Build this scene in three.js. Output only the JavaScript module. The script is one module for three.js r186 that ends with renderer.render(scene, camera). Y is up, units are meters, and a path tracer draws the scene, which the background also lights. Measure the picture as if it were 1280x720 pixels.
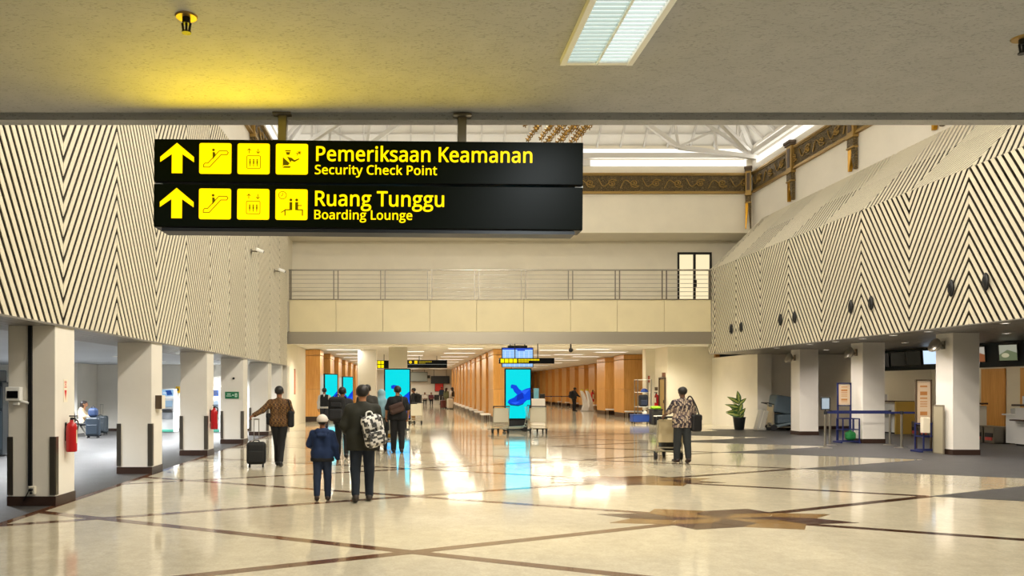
import * as THREE from 'three';
import { mergeGeometries } from 'three/addons/utils/BufferGeometryUtils.js';
import { RoundedBoxGeometry } from 'three/addons/geometries/RoundedBoxGeometry.js';
import { ImprovedNoise } from 'three/addons/math/ImprovedNoise.js';
import { RectAreaLightUniformsLib } from 'three/addons/lights/RectAreaLightUniformsLib.js';

// ---------------------------------------------------------------- camera, sky, large lights, exposure
const scene = new THREE.Scene();
scene.background = new THREE.Color(0x0a0c12);
const EYE = 1.62, FOCAL = 950;
const camera = new THREE.PerspectiveCamera(2 * Math.atan(360 / FOCAL) * 180 / Math.PI, 1280 / 720, 0.05, 400);
camera.position.set(0, EYE, 0);
camera.setViewOffset(1280, 720, 125, -125, 1280, 720);
camera.updateProjectionMatrix();
const renderer = new THREE.WebGLRenderer();
renderer.toneMapping = THREE.LinearToneMapping;
renderer.toneMappingExposure = 1.12;
renderer.shadowMap.enabled = true;
RectAreaLightUniformsLib.init();

const WARM = [1, 0.93, 0.81], CREAM = [1, 0.92, 0.76], COOL = [0.9, 0.97, 1.0];
function areaLight(rgb, intensity, w, h, at, dir) {
  const l = new THREE.RectAreaLight(new THREE.Color().setRGB(...rgb), intensity, w, h);
  l.position.set(...at); l.lookAt(at[0] + dir[0], at[1] + dir[1], at[2] + dir[2]);
  scene.add(l); return l;
}
function spotLight(rgb, intensity, at, target, angle, penumbra, soft = 2) {
  const l = new THREE.SpotLight(new THREE.Color().setRGB(...rgb), intensity, 0, angle, penumbra, 2);
  l.position.set(...at); l.target.position.set(...target); l.castShadow = true; l.shadow.radius = soft;
  scene.add(l, l.target); return l;
}
// lamp strengths (the fittings themselves are built further down, each with its own light)
const POWER = { highBay: 185, flood: 1250, eaves: 3.2, hall: 11.5, hallSmall: 40, left: 135, right: 10, panel: 44, screen: 1.1, sign: 13, counter: 80 };

// ---------------------------------------------------------------- helpers
let seed = 12345;
const rnd = () => { seed = (seed * 1664525 + 1013904223) >>> 0; return seed / 4294967296; };
const noiseGen = new ImprovedNoise();
const nz = (x, y, z) => noiseGen.noise(x, y, z);
const V = (x, y, z) => new THREE.Vector3(x, y, z);
const atX = (px, D) => (px - 515) * D / FOCAL, atY = (py, D) => EYE + (485 - py) * D / FOCAL;
const floorD = (py) => FOCAL * EYE / (py - 485);

function clean(g) {
  g = g.index ? g.toNonIndexed() : g;
  for (const k of Object.keys(g.attributes)) if (!['position', 'normal', 'uv'].includes(k)) g.deleteAttribute(k);
  if (!g.attributes.uv) g.setAttribute('uv', new THREE.BufferAttribute(new Float32Array(g.attributes.position.count * 2), 2));
  g.morphAttributes = {};
  g.clearGroups();
  return g;
}
function metricUV(g) {                                   // uv in metres across the dominant axis of each face
  const p = g.attributes.position, n = g.attributes.normal, uv = g.attributes.uv;
  for (let i = 0; i < p.count; i += 3) {
    let ax = 0, ay = 0, az = 0;
    for (let k = 0; k < 3; k++) { ax += Math.abs(n.getX(i + k)); ay += Math.abs(n.getY(i + k)); az += Math.abs(n.getZ(i + k)); }
    for (let k = 0; k < 3; k++) {
      const x = p.getX(i + k), y = p.getY(i + k), z = p.getZ(i + k);
      if (ay >= ax && ay >= az) uv.setXY(i + k, x, z); else if (ax >= az) uv.setXY(i + k, z, y); else uv.setXY(i + k, x, y);
    }
  }
  return g;
}
function G(...list) {
  const l = list.flat().map(clean);
  const g = l.length === 1 ? l[0] : mergeGeometries(l);
  return metricUV(g);
}
const box = (w, h, d, x = 0, y = 0, z = 0) => new THREE.BoxGeometry(w, h, d).translate(x, y, z);
const rbox = (w, h, d, r, x = 0, y = 0, z = 0, s = 2) => new RoundedBoxGeometry(w, h, d, s, Math.min(r, w / 2.01, h / 2.01, d / 2.01)).translate(x, y, z);
const span = (x0, x1, y0, y1, z0, z1) => box(Math.abs(x1 - x0), Math.abs(y1 - y0), Math.abs(z1 - z0), (x0 + x1) / 2, (y0 + y1) / 2, (z0 + z1) / 2);
const cyl = (r0, r1, h, x = 0, y = 0, z = 0, s = 16) => new THREE.CylinderGeometry(r0, r1, h, s).translate(x, y, z);
const ball = (r, x = 0, y = 0, z = 0, s = 12) => new THREE.SphereGeometry(r, s, Math.max(6, s - 4)).translate(x, y, z);
function rod(a, b, r, s = 8, r2 = r) {
  const A = V(...a), B = V(...b), d = B.clone().sub(A), L = d.length();
  const g = new THREE.CylinderGeometry(r2, r, L, s); g.translate(0, L / 2, 0);
  g.applyQuaternion(new THREE.Quaternion().setFromUnitVectors(V(0, 1, 0), d.normalize()));
  return g.translate(...a);
}
function bar(a, b, w, h) {                               // rectangular section bar
  const A = V(...a), B = V(...b), d = B.clone().sub(A), L = d.length(), g = new THREE.BoxGeometry(w, h, L);
  const m = new THREE.Matrix4().lookAt(A, B, V(0, 1, 0)); g.applyMatrix4(m);
  return g.translate((a[0] + b[0]) / 2, (a[1] + b[1]) / 2, (a[2] + b[2]) / 2);
}
const tube = (pts, r, n = 24, s = 8, closed = false) => new THREE.TubeGeometry(new THREE.CatmullRomCurve3(pts.map((p) => V(...p)), closed), n, r, s, closed);
const lathe = (prof, s = 20) => new THREE.LatheGeometry(prof.map((p) => new THREE.Vector2(...p)), s);
function extrude(pts, depth, bevel = 0) {
  const sh = new THREE.Shape(pts.map((p) => new THREE.Vector2(...p)));
  return new THREE.ExtrudeGeometry(sh, { depth, bevelEnabled: bevel > 0, bevelSize: bevel, bevelThickness: bevel, bevelSegments: 1, steps: 1 });
}
function flat(pts, y0, y1) {                             // a horizontal slab from a plan of [x, D] points
  const g = extrude(pts.map(([x, D]) => [x, D]), y1 - y0); g.rotateX(-Math.PI / 2); return g.translate(0, y0, 0);   // plan D goes to -z
}
const rot = (g, x = 0, y = 0, z = 0) => g.applyMatrix4(new THREE.Matrix4().makeRotationFromEuler(new THREE.Euler(x, y, z)));
const mov = (g, x, y, z) => g.translate(x, y, z);

const nth = ['first', 'second', 'third', 'fourth', 'fifth', 'sixth', 'seventh', 'eighth', 'ninth', 'tenth', 'eleventh', 'twelfth'];
const taken = new Map();
function numbered(n) { const k = taken.get(n) ?? 0; taken.set(n, k + 1); return k ? `${n}_${String(k).padStart(3, '0')}` : n; }
function thing(name, label, category, [x, y, z] = [0, 0, 0], turn = 0, group) {
  const o = new THREE.Group(); o.name = numbered(name); o.position.set(x, y, z); o.rotation.y = turn; scene.add(o);
  o.userData = { label, category }; if (group) o.userData.group = group;
  return o;
}
function part(name, geo, m, parent = scene) {
  const g = Array.isArray(geo) ? G(geo) : geo.isMetric ? geo : (geo.attributes.uv && geo.keepUV) ? geo : G(geo);
  const o = new THREE.Mesh(g, m); o.name = parent === scene ? numbered(name) : name; o.castShadow = o.receiveShadow = true;
  parent.add(o); return o;
}
function tag(o, label, category, group) { o.userData = { ...o.userData, label, category }; if (group) o.userData.group = group; return o; }
function struct(name, geo, m, label, parent = scene) {
  const o = part(name, geo, m, parent);
  if (parent === scene) { o.userData.kind = 'structure'; if (label) o.userData.label = label; }
  return o;
}
function structGroup(name, label, pos = [0, 0, 0], turn = 0) {
  const o = new THREE.Group(); o.name = numbered(name); o.position.set(...pos); o.rotation.y = turn; scene.add(o);
  o.userData = { kind: 'structure', label }; return o;
}
function dup(src, [x, y, z], turn, label, group) {
  const r = src.clone(); r.name = numbered(src.name.replace(/_\d{3}$/, '')); scene.add(r); r.position.set(x, y, z); r.rotation.y = turn;
  r.userData = { ...src.userData }; if (label) r.userData.label = label; if (group) r.userData.group = group;
  return r;
}

// ---------------------------------------------------------------- textures
function dataTex(w, h, fn, srgb = false, repeat = [1, 1]) {
  const d = new Uint8Array(w * h * 4);
  for (let j = 0; j < h; j++) for (let i = 0; i < w; i++) {
    const c = fn(i / w, j / h, i, j), k = 4 * (j * w + i), a = Array.isArray(c) ? c : [c, c, c];
    for (let q = 0; q < 3; q++) d[k + q] = Math.max(0, Math.min(255, a[q] * 255));
    d[k + 3] = 255;
  }
  const t = new THREE.DataTexture(d, w, h); t.wrapS = t.wrapT = THREE.RepeatWrapping; t.magFilter = THREE.LinearFilter; t.minFilter = THREE.LinearFilter;
  if (srgb) t.colorSpace = THREE.SRGBColorSpace;
  t.repeat.set(...repeat); t.needsUpdate = true; return t;
}
// noise that tiles over the unit square (period p lattice cells)
function tnoise(u, v, p, s = 0) {
  const x = u * p, y = v * p, f = (a, b) => { let h = Math.sin(((a % p + p) % p) * 127.1 + ((b % p + p) % p) * 311.7 + s * 74.7) * 43758.5453; return h - Math.floor(h); };
  const i = Math.floor(x), j = Math.floor(y), a = x - i, b = y - j, A = a * a * (3 - 2 * a), B = b * b * (3 - 2 * b);
  return (f(i, j) * (1 - A) + f(i + 1, j) * A) * (1 - B) + (f(i, j + 1) * (1 - A) + f(i + 1, j + 1) * A) * B;
}
const fbm = (u, v, p, o = 4, s = 0) => { let r = 0, a = 0.5, q = 0; for (let k = 0; k < o; k++) { r += a * tnoise(u, v, p << k, s + k); q += a; a *= 0.5; } return r / q; };
function aniso(u, v, pu, pv, s) {                        // tiling noise stretched along v
  const x = u * pu, y = v * pv, f = (a, b) => { const h = Math.sin(((a % pu + pu) % pu) * 127.1 + ((b % pv + pv) % pv) * 311.7 + s * 74.7) * 43758.5453; return h - Math.floor(h); };
  const i = Math.floor(x), j = Math.floor(y), a = x - i, b = y - j, A = a * a * (3 - 2 * a), B = b * b * (3 - 2 * b);
  return (f(i, j) * (1 - A) + f(i + 1, j) * A) * (1 - B) + (f(i, j + 1) * (1 - A) + f(i + 1, j + 1) * A) * B;
}
function canvasTex(w, h, draw) {
  const c = document.createElement('canvas'); c.width = w; c.height = h; draw(c.getContext('2d'), w, h);
  const t = new THREE.CanvasTexture(c); t.colorSpace = THREE.SRGBColorSpace; return t;
}
const T = {};
const fleck = (u, v) => 0.5 * aniso(u, v, 40, 110, 1) + 0.3 * aniso(u, v, 90, 260, 2) + 0.2 * fbm(u, v, 12, 3, 3);
T.plasterBump = dataTex(1024, 1024, (u, v) => { const d = fleck(u, v); return d > 0.62 ? 0.3 : 0.62 + 0.3 * (d - 0.5); }, false, [1.4, 1.4]);
T.plasterColor = dataTex(1024, 1024, (u, v) => { const d = fleck(u, v); const k = d > 0.67 ? 0.84 : 0.95 + 0.05 * (fbm(u, v, 6, 4, 5) - 0.5); return [k, k, k]; }, true, [1.4, 1.4]);
T.granite = dataTex(1024, 1024, (u, v, i, j) => {
  const big = fbm(u, v, 6, 4, 11), fine = tnoise(u, v, 256, 12), mid = fbm(u, v, 40, 3, 13);
  const tile = tnoise(Math.floor(u * 6) / 6, Math.floor(v * 6) / 6, 6, 19);
  const k = 0.86 + 0.06 * (big - 0.5) + 0.06 * (fine - 0.5) + 0.07 * (mid - 0.5) + 0.025 * (tile - 0.5);
  return [k, k * 0.982, k * 0.935];
}, true, [1 / 3.6, 1 / 3.6]);
T.graniteBump = dataTex(1024, 1024, (u, v) => 0.5 + 0.5 * (fbm(u, v, 10, 3, 31) - 0.5) + 0.06 * (tnoise(u, v, 160, 32) - 0.5), false, [1 / 5, 1 / 5]);
T.carpet = dataTex(512, 512, (u, v) => { const k = 0.245 + 0.10 * (tnoise(u, v, 256, 4) - 0.5) + 0.06 * (fbm(u, v, 8, 4, 5) - 0.5) + 0.05 * (tnoise(u, v, 96, 7) - 0.5); return [k * 1.02, k, k * 0.98]; }, true, [0.6, 0.6]);
T.wood = dataTex(512, 512, (u, v) => {
  const w = u + 0.012 * fbm(u, v, 4, 3, 6), g = aniso(w, v, 48, 5, 21), h = aniso(w, v, 150, 12, 22), l = aniso(w, v, 10, 2, 23);
  const k = 0.5 * g + 0.28 * h + 0.22 * l; return [0.80 + 0.13 * k, 0.60 + 0.16 * k, 0.33 + 0.17 * k];
}, true, [0.8, 0.5]);
T.paint = dataTex(256, 256, (u, v) => { const k = 0.95 + 0.05 * fbm(u, v, 5, 5, 9); return [k, k, k]; }, true, [0.35, 0.35]);
T.cloth = dataTex(256, 256, (u, v) => 0.5 + 0.5 * (tnoise(u, v, 64, 3) - 0.5) + 0.4 * (fbm(u, v, 8, 3, 4) - 0.5), false, [3, 3]);
T.carved = dataTex(512, 512, (u, v) => { const s = Math.sin(40 * fbm(u, v, 6, 2, 41)) * 0.5 + 0.5, f = fbm(u, v, 30, 2, 42); return 0.7 * s + 0.3 * f; }, false, [1.2, 1.2]);
T.carvedColor = dataTex(512, 512, (u, v) => { const s = Math.sin(40 * fbm(u, v, 6, 2, 41)) * 0.5 + 0.5, f = fbm(u, v, 40, 3, 44); const k = s * 0.7 + 0.3 * f; return [0.22 + 0.32 * k, 0.185 + 0.27 * k, 0.12 + 0.16 * k]; }, true, [1.2, 1.2]);

// ---------------------------------------------------------------- materials
const mat = (color, roughness = 0.6, extra = {}) => new THREE.MeshStandardMaterial({ color, roughness, ...extra });
const phys = (color, roughness, extra = {}) => new THREE.MeshPhysicalMaterial({ color, roughness, ...extra });
const glow = (rgb, k, map) => { const m = new THREE.MeshStandardMaterial({ color: 0x000000, roughness: 0.5 }); m.emissive = new THREE.Color().setRGB(...rgb); m.emissiveIntensity = k; if (map) m.emissiveMap = map; return m; };
const M = {
  plaster: mat(0xb9b8b7, 0.85, { map: T.plasterColor, bumpMap: T.plasterBump, bumpScale: 0.003 }),
  granite: phys(0xe9e2d0, 0.085, { map: T.granite, bumpMap: T.graniteBump, bumpScale: 0.0009, ior: 1.46, clearcoat: 0.12, clearcoatRoughness: 0.04 }),
  band: phys(0x6a4630, 0.14, { ior: 1.55, clearcoat: 0.5, clearcoatRoughness: 0.06 }),
  inlayDark: phys(0x4a2b22, 0.14, { ior: 1.55, clearcoat: 0.5, clearcoatRoughness: 0.06 }),
  inlayTan: phys(0x94703c, 0.14, { ior: 1.55, clearcoat: 0.5, clearcoatRoughness: 0.06 }),
  carpet: mat(0xffffff, 0.5, { map: T.carpet }),
  paint: mat(0xece7dc, 0.7, { map: T.paint }),
  cream: mat(0xece5d2, 0.7, { map: T.paint }),
  parapet: mat(0xe6d9b0, 0.55, { map: T.paint }),
  slat: mat(0xe2dac3, 0.55, { map: T.paint }),
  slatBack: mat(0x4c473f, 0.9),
  soffitMetal: mat(0x86837d, 0.42, { metalness: 0.35 }),
  leftCeil: mat(0xbfc4c8, 0.7, { map: T.paint }),
  steel: mat(0xb9b4aa, 0.28, { metalness: 1 }),
  steelDark: mat(0x7d776c, 0.35, { metalness: 0.9 }),
  beam: mat(0xa29b8d, 0.38, { metalness: 0.75 }),
  roof: mat(0xf0eee8, 0.7, { map: T.paint }),
  roofSteel: mat(0xd9d7d2, 0.5),
  skirting: mat(0x3b2a22, 0.35),
  wood: phys(0xfff0d8, 0.36, { map: T.wood, clearcoat: 0.28, clearcoatRoughness: 0.18 }),
  goldCarved: mat(0xffffff, 0.5, { map: T.carvedColor, bumpMap: T.carved, bumpScale: 0.02, metalness: 0.25 }),
  goldTrim: mat(0x9c7f45, 0.42, { metalness: 0.55 }),
  gold: mat(0xb98a2c, 0.3, { metalness: 0.9 }),
  brown: mat(0x4a3a28, 0.55),
  signBlack: phys(0x060706, 0.4, { specularIntensity: 0.35 }),
  black: mat(0x111214, 0.45), blackGloss: mat(0x0b0c0e, 0.2), rubber: mat(0x1b1b1c, 0.8), grey: mat(0x7c7f82, 0.5), greyLight: mat(0xb9bab8, 0.5),
  white: mat(0xeeeeea, 0.45), red: mat(0xb3151b, 0.3), blue: mat(0x1b3f8f, 0.5), blueDark: mat(0x1a2459, 0.5), green: mat(0x1f7a45, 0.5),
  ochre: mat(0xb89a4a, 0.5), countertop: mat(0x3a2420, 0.35), bulkhead: mat(0x17211f, 0.6), cartMetal: mat(0xb2aa94, 0.35, { metalness: 0.6 }),
  glass: phys(0xffffff, 0.03, { transmission: 1, thickness: 0, ior: 1.5 }),
};
// ================================================================ THE SETTING
const MOD = 3.87, D0 = 10.5;                              // column module, first column
const XL = -4.85, XR = 11.8, XRW = 14, XLW = -5.1;        // screen planes and upper walls
const YLS = 2.5, YRS = 2.97, YFS = 3.44, DFS = 5.16;      // soffits
const DB = 30, DUP = 31.3, DBAL = 33, DFAR = 34.2;        // bridge, upper wall, balcony wall, white wall beyond
const YH = 3.48, DEND = 77;                               // far hall

// ---- floor
const floor = structGroup('floor', 'polished cream granite floor with brown bands laid in a lozenge pattern');
const zig = [];
for (let k = -3; k <= 5; k++) { const d = 7.5 + MOD * k; zig.push([7.74, d], [11.61, d + MOD / 2]); }
const zigIn = zig.filter(([, d]) => d > -7 && d < 29.9);
struct('floor_slab', flat([[-4.95, -8], [8, -8], ...zigIn, [11.61, 29.9], [14, 29.9], [14, 35], [24, 35], [24, 100], [-8, 100], [-8, 29.9], [-4.95, 29.9]], -0.2, 0), M.granite, null, floor);
function band(x0, d0, x1, d1, w, y = 0.0015) {
  const L = Math.hypot(x1 - x0, d1 - d0), a = Math.atan2(d1 - d0, x1 - x0);
  const g = box(L, 0.006, w); rot(g, 0, a, 0); mov(g, (x0 + x1) / 2, y - 0.003, -(d0 + d1) / 2);
  part('floor_band', g, M.band, floor);
}
for (let k = -2; k <= 6; k++) for (const s of [1, -1]) {
  // each band is laid in pieces between the crossings
  const c = 7.5 + MOD * k;
  for (let i = -2; i < 2; i++) {
    let xa = i * 3.87, xb = (i + 1) * 3.87; if (i === -2) xa = -4.9;
    if (i === -2) { xa = -4.9; xb = -3.87; }
    else if (i === -1) { xa = -3.87; xb = 0; }
    const da = c + s * 0.5 * xa, db = c + s * 0.5 * xb;
    if (Math.min(da, db) < 2 || Math.max(da, db) > 29.5) continue;
    band(xa, da, xb, db, 0.15, s > 0 ? 0.0015 : 0.0018);
  }
  const da = c + s * 0.5 * 3.87, db = c + s * 0.5 * 7.7;
  if (Math.min(da, db) > 2 && Math.max(da, db) < 29.5) band(3.87, da, 7.7, db, 0.15, s > 0 ? 0.0015 : 0.0018);
}
for (let k = 0; k < 6; k++) band(-4.9, 2 + 4.6 * k, -4.9, 2 + 4.6 * (k + 1) - 0.01, 0.14, 0.0012);
for (const cd of [9.435, 9.435 + MOD]) {                  // stone inlay star around a crossing
  const c = [3.87, cd], R = 1.62, put = (pts, m, y) => part('inlay_stone', flat(pts.map(([x, d]) => [c[0] + x * R, c[1] + d * R * 0.5]), -0.004, y), m, floor);
  for (let k = 0; k < 8; k++) {
    const a = k * Math.PI / 4, b = Math.PI / 8;
    put([[0, 0], [0.42 * Math.cos(a - b), 0.42 * Math.sin(a - b)], [0.7 * Math.cos(a), 0.7 * Math.sin(a)], [0.42 * Math.cos(a + b), 0.42 * Math.sin(a + b)]], k % 2 ? M.inlayTan : M.inlayDark, 0.0026);
    const e = a + b;
    put([[0.43 * Math.cos(e), 0.43 * Math.sin(e)], [0.71 * Math.cos(a), 0.71 * Math.sin(a)], [1.0 * Math.cos(e), 1.0 * Math.sin(e)], [0.71 * Math.cos(a + 2 * b), 0.71 * Math.sin(a + 2 * b)]], k % 2 ? M.inlayDark : M.inlayTan, 0.0022);
  }
}
struct('floor_carpet_left', flat([[-18, -8], [-4.95, -8], [-4.95, 29.9], [-18, 29.9]], -0.2, 0.002), M.carpet, 'grey carpet beyond the white columns with the fire extinguishers');
struct('floor_carpet_right', flat([[8, -8], [21, -8], [21, 29.9], [11.61, 29.9], ...zigIn.slice().reverse()], -0.2, 0.002), M.carpet, 'grey carpet with a zigzag edge in front of the check-in counters');

// ---- foreground soffit and its edge
struct('ceiling_front', [span(-6, 16, YFS, YFS + 0.3, 8, -(DFS - 0.14))], M.plaster, 'textured plaster ceiling above the hanging direction sign');
struct('trim_1', [span(-6, 16, YFS - 0.035, YFS + 0.3, -(DFS - 0.10), -DFS), span(-6, 16, YFS + 0.02, YFS + 0.3, -(DFS - 0.14), -(DFS - 0.10))], M.plaster, 'edge strip of the plaster ceiling with a shadow groove');
struct('wall_front_upper', span(-6, 16, YFS + 0.3, 15.3, -(DFS - 0.3), -(DFS - 0.1)), M.paint, 'plain wall above the ceiling edge, facing the hall');
struct('wall_rear', span(-18, 21, -0.2, YFS + 0.4, 8, 8.2), M.paint, 'plain wall at the back of the entrance area');

// ---- slatted chevron screens
function slatScreen(o) {
  // o: name, label, len, high, fold (position of one fold), vAtFold, matrix(group), nearIsLow
  const g = structGroup(o.name, o.label); o.frame.decompose(g.position, g.quaternion, g.scale);
  const dp = o.deep;                                      // the slats stand in front of an open cavity lined with board
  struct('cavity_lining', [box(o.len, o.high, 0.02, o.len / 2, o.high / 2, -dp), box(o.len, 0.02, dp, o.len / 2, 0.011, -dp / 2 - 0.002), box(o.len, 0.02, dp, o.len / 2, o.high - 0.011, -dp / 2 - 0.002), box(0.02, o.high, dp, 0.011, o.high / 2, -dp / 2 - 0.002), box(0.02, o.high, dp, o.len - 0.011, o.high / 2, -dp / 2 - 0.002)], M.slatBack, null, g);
  const half = MOD / 2, S = 1.6, PER = 0.283, TV = 0.163, W = 0.01, all = [];
  const folds = []; let f = o.fold; while (f > 0) f -= MOD; for (; f < o.len + MOD; f += half) folds.push([f, Math.round((f - o.fold) / half) % 2 === 0 ? o.down : !o.down]);
  for (let i = 0; i + 1 < folds.length; i++) {
    const [ua, dn] = folds[i], ub = folds[i + 1][0], lo = Math.max(0, ua + 0.004), hi = Math.min(o.len, ub - 0.004);
    if (hi - lo < 0.05) continue;
    const s = dn ? S : -S, rise = S * half, off = o.phase ?? 0;
    for (let k = -30; k < 60; k++) {
      const cBase = k * PER + off, c = dn ? cBase : cBase + rise;   // height at ua
      let poly = [[lo, c + s * (lo - ua)], [hi, c + s * (hi - ua)], [hi, c + s * (hi - ua) + TV], [lo, c + s * (lo - ua) + TV]];
      const clip = (pts, y, keepAbove) => { const r = []; for (let q = 0; q < pts.length; q++) { const a = pts[q], b = pts[(q + 1) % pts.length], ia = keepAbove ? a[1] >= y : a[1] <= y, ib = keepAbove ? b[1] >= y : b[1] <= y; if (ia) r.push(a); if (ia !== ib) { const t = (y - a[1]) / (b[1] - a[1]); r.push([a[0] + t * (b[0] - a[0]), y]); } } return r; };
      poly = clip(clip(poly, 0.0, true), o.high, false);
      if (poly.length < 3) continue;
      let area = 0; for (let q = 0; q < poly.length; q++) { const a = poly[q], b = poly[(q + 1) % poly.length]; area += a[0] * b[1] - a[1] * b[0]; }
      if (Math.abs(area) < 0.01) continue;
      all.push({ poly, u: (lo + hi) / 2 });
    }
  }
  all.sort((a, b) => o.nearIsLow ? a.u - b.u : b.u - a.u);
  const prism = (p) => {
    const pos = [], nor = [], n = p.length, z0 = 0, z1 = W;
    for (let q = 1; q + 1 < n; q++) { for (const r of [p[0], p[q], p[q + 1]]) { pos.push(r[0], r[1], z1); nor.push(0, 0, 1); } }
    for (let q = 0; q < n; q++) { const a = p[q], b = p[(q + 1) % n], L = Math.hypot(b[0] - a[0], b[1] - a[1]) || 1, nx = (b[1] - a[1]) / L, ny = -(b[0] - a[0]) / L;
      for (const r of [[a, z0], [b, z0], [b, z1], [a, z0], [b, z1], [a, z1]]) { pos.push(r[0][0], r[0][1], r[1]); nor.push(nx, ny, 0); } }
    const ge = new THREE.BufferGeometry(); ge.setAttribute('position', new THREE.Float32BufferAttribute(pos, 3)); ge.setAttribute('normal', new THREE.Float32BufferAttribute(nor, 3)); ge.setAttribute('uv', new THREE.Float32BufferAttribute(new Float32Array(pos.length / 3 * 2), 2));
    return ge;
  };
  const inView = all.filter((s) => o.seen(s.u)), out = all.filter((s) => !o.seen(s.u));
  inView.slice(0, 300).forEach((s) => part('slat', prism(s.poly), M.slat, g));
  const rest = [...inView.slice(300), ...out];
  if (rest.length) { const m = part('slats', rest.map((s) => prism(s.poly)), M.slat, g); m.userData.kind = 'stuff'; }
  return g;
}
const basis = (u, v, w, p) => new THREE.Matrix4().makeBasis(V(...u), V(...v), V(...w)).setPosition(...p);
// left: u grows with depth from D = 5.3
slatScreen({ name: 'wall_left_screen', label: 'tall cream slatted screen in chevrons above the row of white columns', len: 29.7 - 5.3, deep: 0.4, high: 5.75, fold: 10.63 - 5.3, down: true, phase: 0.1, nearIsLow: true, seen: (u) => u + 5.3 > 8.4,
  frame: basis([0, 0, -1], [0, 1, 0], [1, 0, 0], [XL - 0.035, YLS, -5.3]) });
// right: u grows towards the camera from D = 30.3
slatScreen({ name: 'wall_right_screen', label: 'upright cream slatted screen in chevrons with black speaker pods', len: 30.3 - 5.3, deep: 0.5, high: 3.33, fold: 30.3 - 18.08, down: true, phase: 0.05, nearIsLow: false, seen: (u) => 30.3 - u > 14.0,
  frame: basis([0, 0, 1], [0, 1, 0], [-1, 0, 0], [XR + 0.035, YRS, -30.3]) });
const SL = Math.hypot(XRW - XR, 2.15), sx = (XRW - XR) / SL, sy = 2.15 / SL;
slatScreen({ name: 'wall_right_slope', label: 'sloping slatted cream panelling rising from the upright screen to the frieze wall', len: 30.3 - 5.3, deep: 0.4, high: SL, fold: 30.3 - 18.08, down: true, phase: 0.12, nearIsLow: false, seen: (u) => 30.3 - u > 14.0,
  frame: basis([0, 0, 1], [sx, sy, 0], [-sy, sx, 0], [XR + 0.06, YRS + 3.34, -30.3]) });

// ---- walls of the high hall
struct('trim_5', span(XLW - 0.3, XL - 0.02, YLS + 5.75, YLS + 5.78, -5.3, -29.7), M.paint, 'flat cap along the top of the tall slatted screen');
struct('wall_left', span(XLW - 0.3, XLW, YLS + 5.78, 11.6, -5.2, -DUP), M.paint, 'plain wall above the tall slatted screen');
struct('wall_right', span(XRW, XRW + 0.3, YRS + 3.4, 11.6, -5.2, -DUP - 0.2), M.paint, 'pale wall with gold pilasters above the sloping slats');
struct('wall_back_upper', span(XLW - 0.3, XRW + 0.3, 8.06, 11.6, -DUP, -DUP - 0.25), M.cream, 'plain cream wall under the carved frieze');
struct('trim_6', span(XLW - 0.3, XRW + 0.3, 8.0, 8.06, -DUP + 0.05, -DBAL - 0.2), M.cream, 'cream ledge over the balcony');
struct('wall_back_balcony', [span(XLW - 0.3, 11.52, 4.9, 8.0, -DBAL, -DBAL - 0.2), span(13.0, 16.5, 4.9, 8.0, -DBAL, -DBAL - 0.2), span(11.52, 13.0, 7.5, 8.0, -DBAL, -DBAL - 0.2), span(11.52, 13.0, 4.9, 5.1, -DBAL, -DBAL - 0.2)], M.cream, 'cream wall behind the balcony railing');
struct('wall_right_return', [extrude([[XR + 0.1, YRS], [XRW + 0.3, YRS], [XRW + 0.3, 8.45], [XRW, 8.4], [XR + 0.1, 6.28]], 0.1).translate(0, 0, -30.43), span(16.3, 16.5, 4.9, 8.0, -31, -DBAL)], M.cream, 'end of the slatted gallery beside the balcony');
struct('wall_left_return', span(XLW - 0.3, XLW - 0.1, 3.4, 11.6, -29.7, -DBAL), M.cream, 'end wall of the balcony at the tall screen');
// window (lit doorway) in the balcony wall
const balDoor = structGroup('door_1', 'lit glazed double door with dark frame on the balcony', [12.26, 5.1, -DBAL]);
part('door_frame', [box(0.07, 2.4, 0.12, -0.7, 1.2, 0), box(0.07, 2.4, 0.12, 0.7, 1.2, 0), box(1.47, 0.09, 0.12, 0, 2.36, 0), box(0.09, 2.32, 0.1, 0, 1.16, 0), box(1.4, 0.08, 0.1, 0, 0.04, 0)], M.black, balDoor);
const litPane = glow([1, 0.84, 0.52], 0.92);
part('pane', box(0.6, 2.22, 0.02, -0.355, 1.2, -0.02), litPane, balDoor);
part('pane', box(0.6, 2.22, 0.02, 0.355, 1.2, -0.02), litPane, balDoor);
part('door_handle', [box(0.03, 0.3, 0.05, -0.05, 1.05, 0.06), box(0.03, 0.3, 0.05, 0.06, 1.05, 0.06)], M.black, balDoor);

// ---- bridge (balcony) across the hall
const bridge = structGroup('wall_bridge', 'balcony bridge with cream panels above a grey metal beam', [0, 0, -DB]);
struct('deck', span(XL - 0.1, XR + 0.1, 3.86, 5.05, -0.06, -(DBAL - DB)), M.cream, null, bridge);
struct('beam', [span(XL - 0.1, XR + 0.05, 3.36, 3.83, 0.02, -0.3)], M.beam, null, bridge);
for (let k = 0; k < 9; k++) { const w = (XR - XL) / 9; part('panel', rbox(w - 0.012, 1.27, 0.06, 0.006, XL + w * (k + 0.5), 4.47, -0.01, 1), M.parapet, bridge); }
struct('coping', [span(XL, XR, 5.1, 5.13, 0.06, -0.14)], M.steelDark, null, bridge);
struct('wall_bridge_rear', [span(XL - 0.4, XR + 0.1, YH - 0.02, 5.0, -DBAL + 0.05, -DBAL - 0.1)], M.cream, 'cream rear edge of the balcony bridge');
const rail = thing('balcony_railing', 'steel balcony railing with paired posts and thin horizontal bars', 'railing', [0, 5.13, -DB + 0.03]);
part('top_rail', rod([XL, 1.14, 0], [XR, 1.14, 0], 0.032, 10), M.steel, rail);
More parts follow.
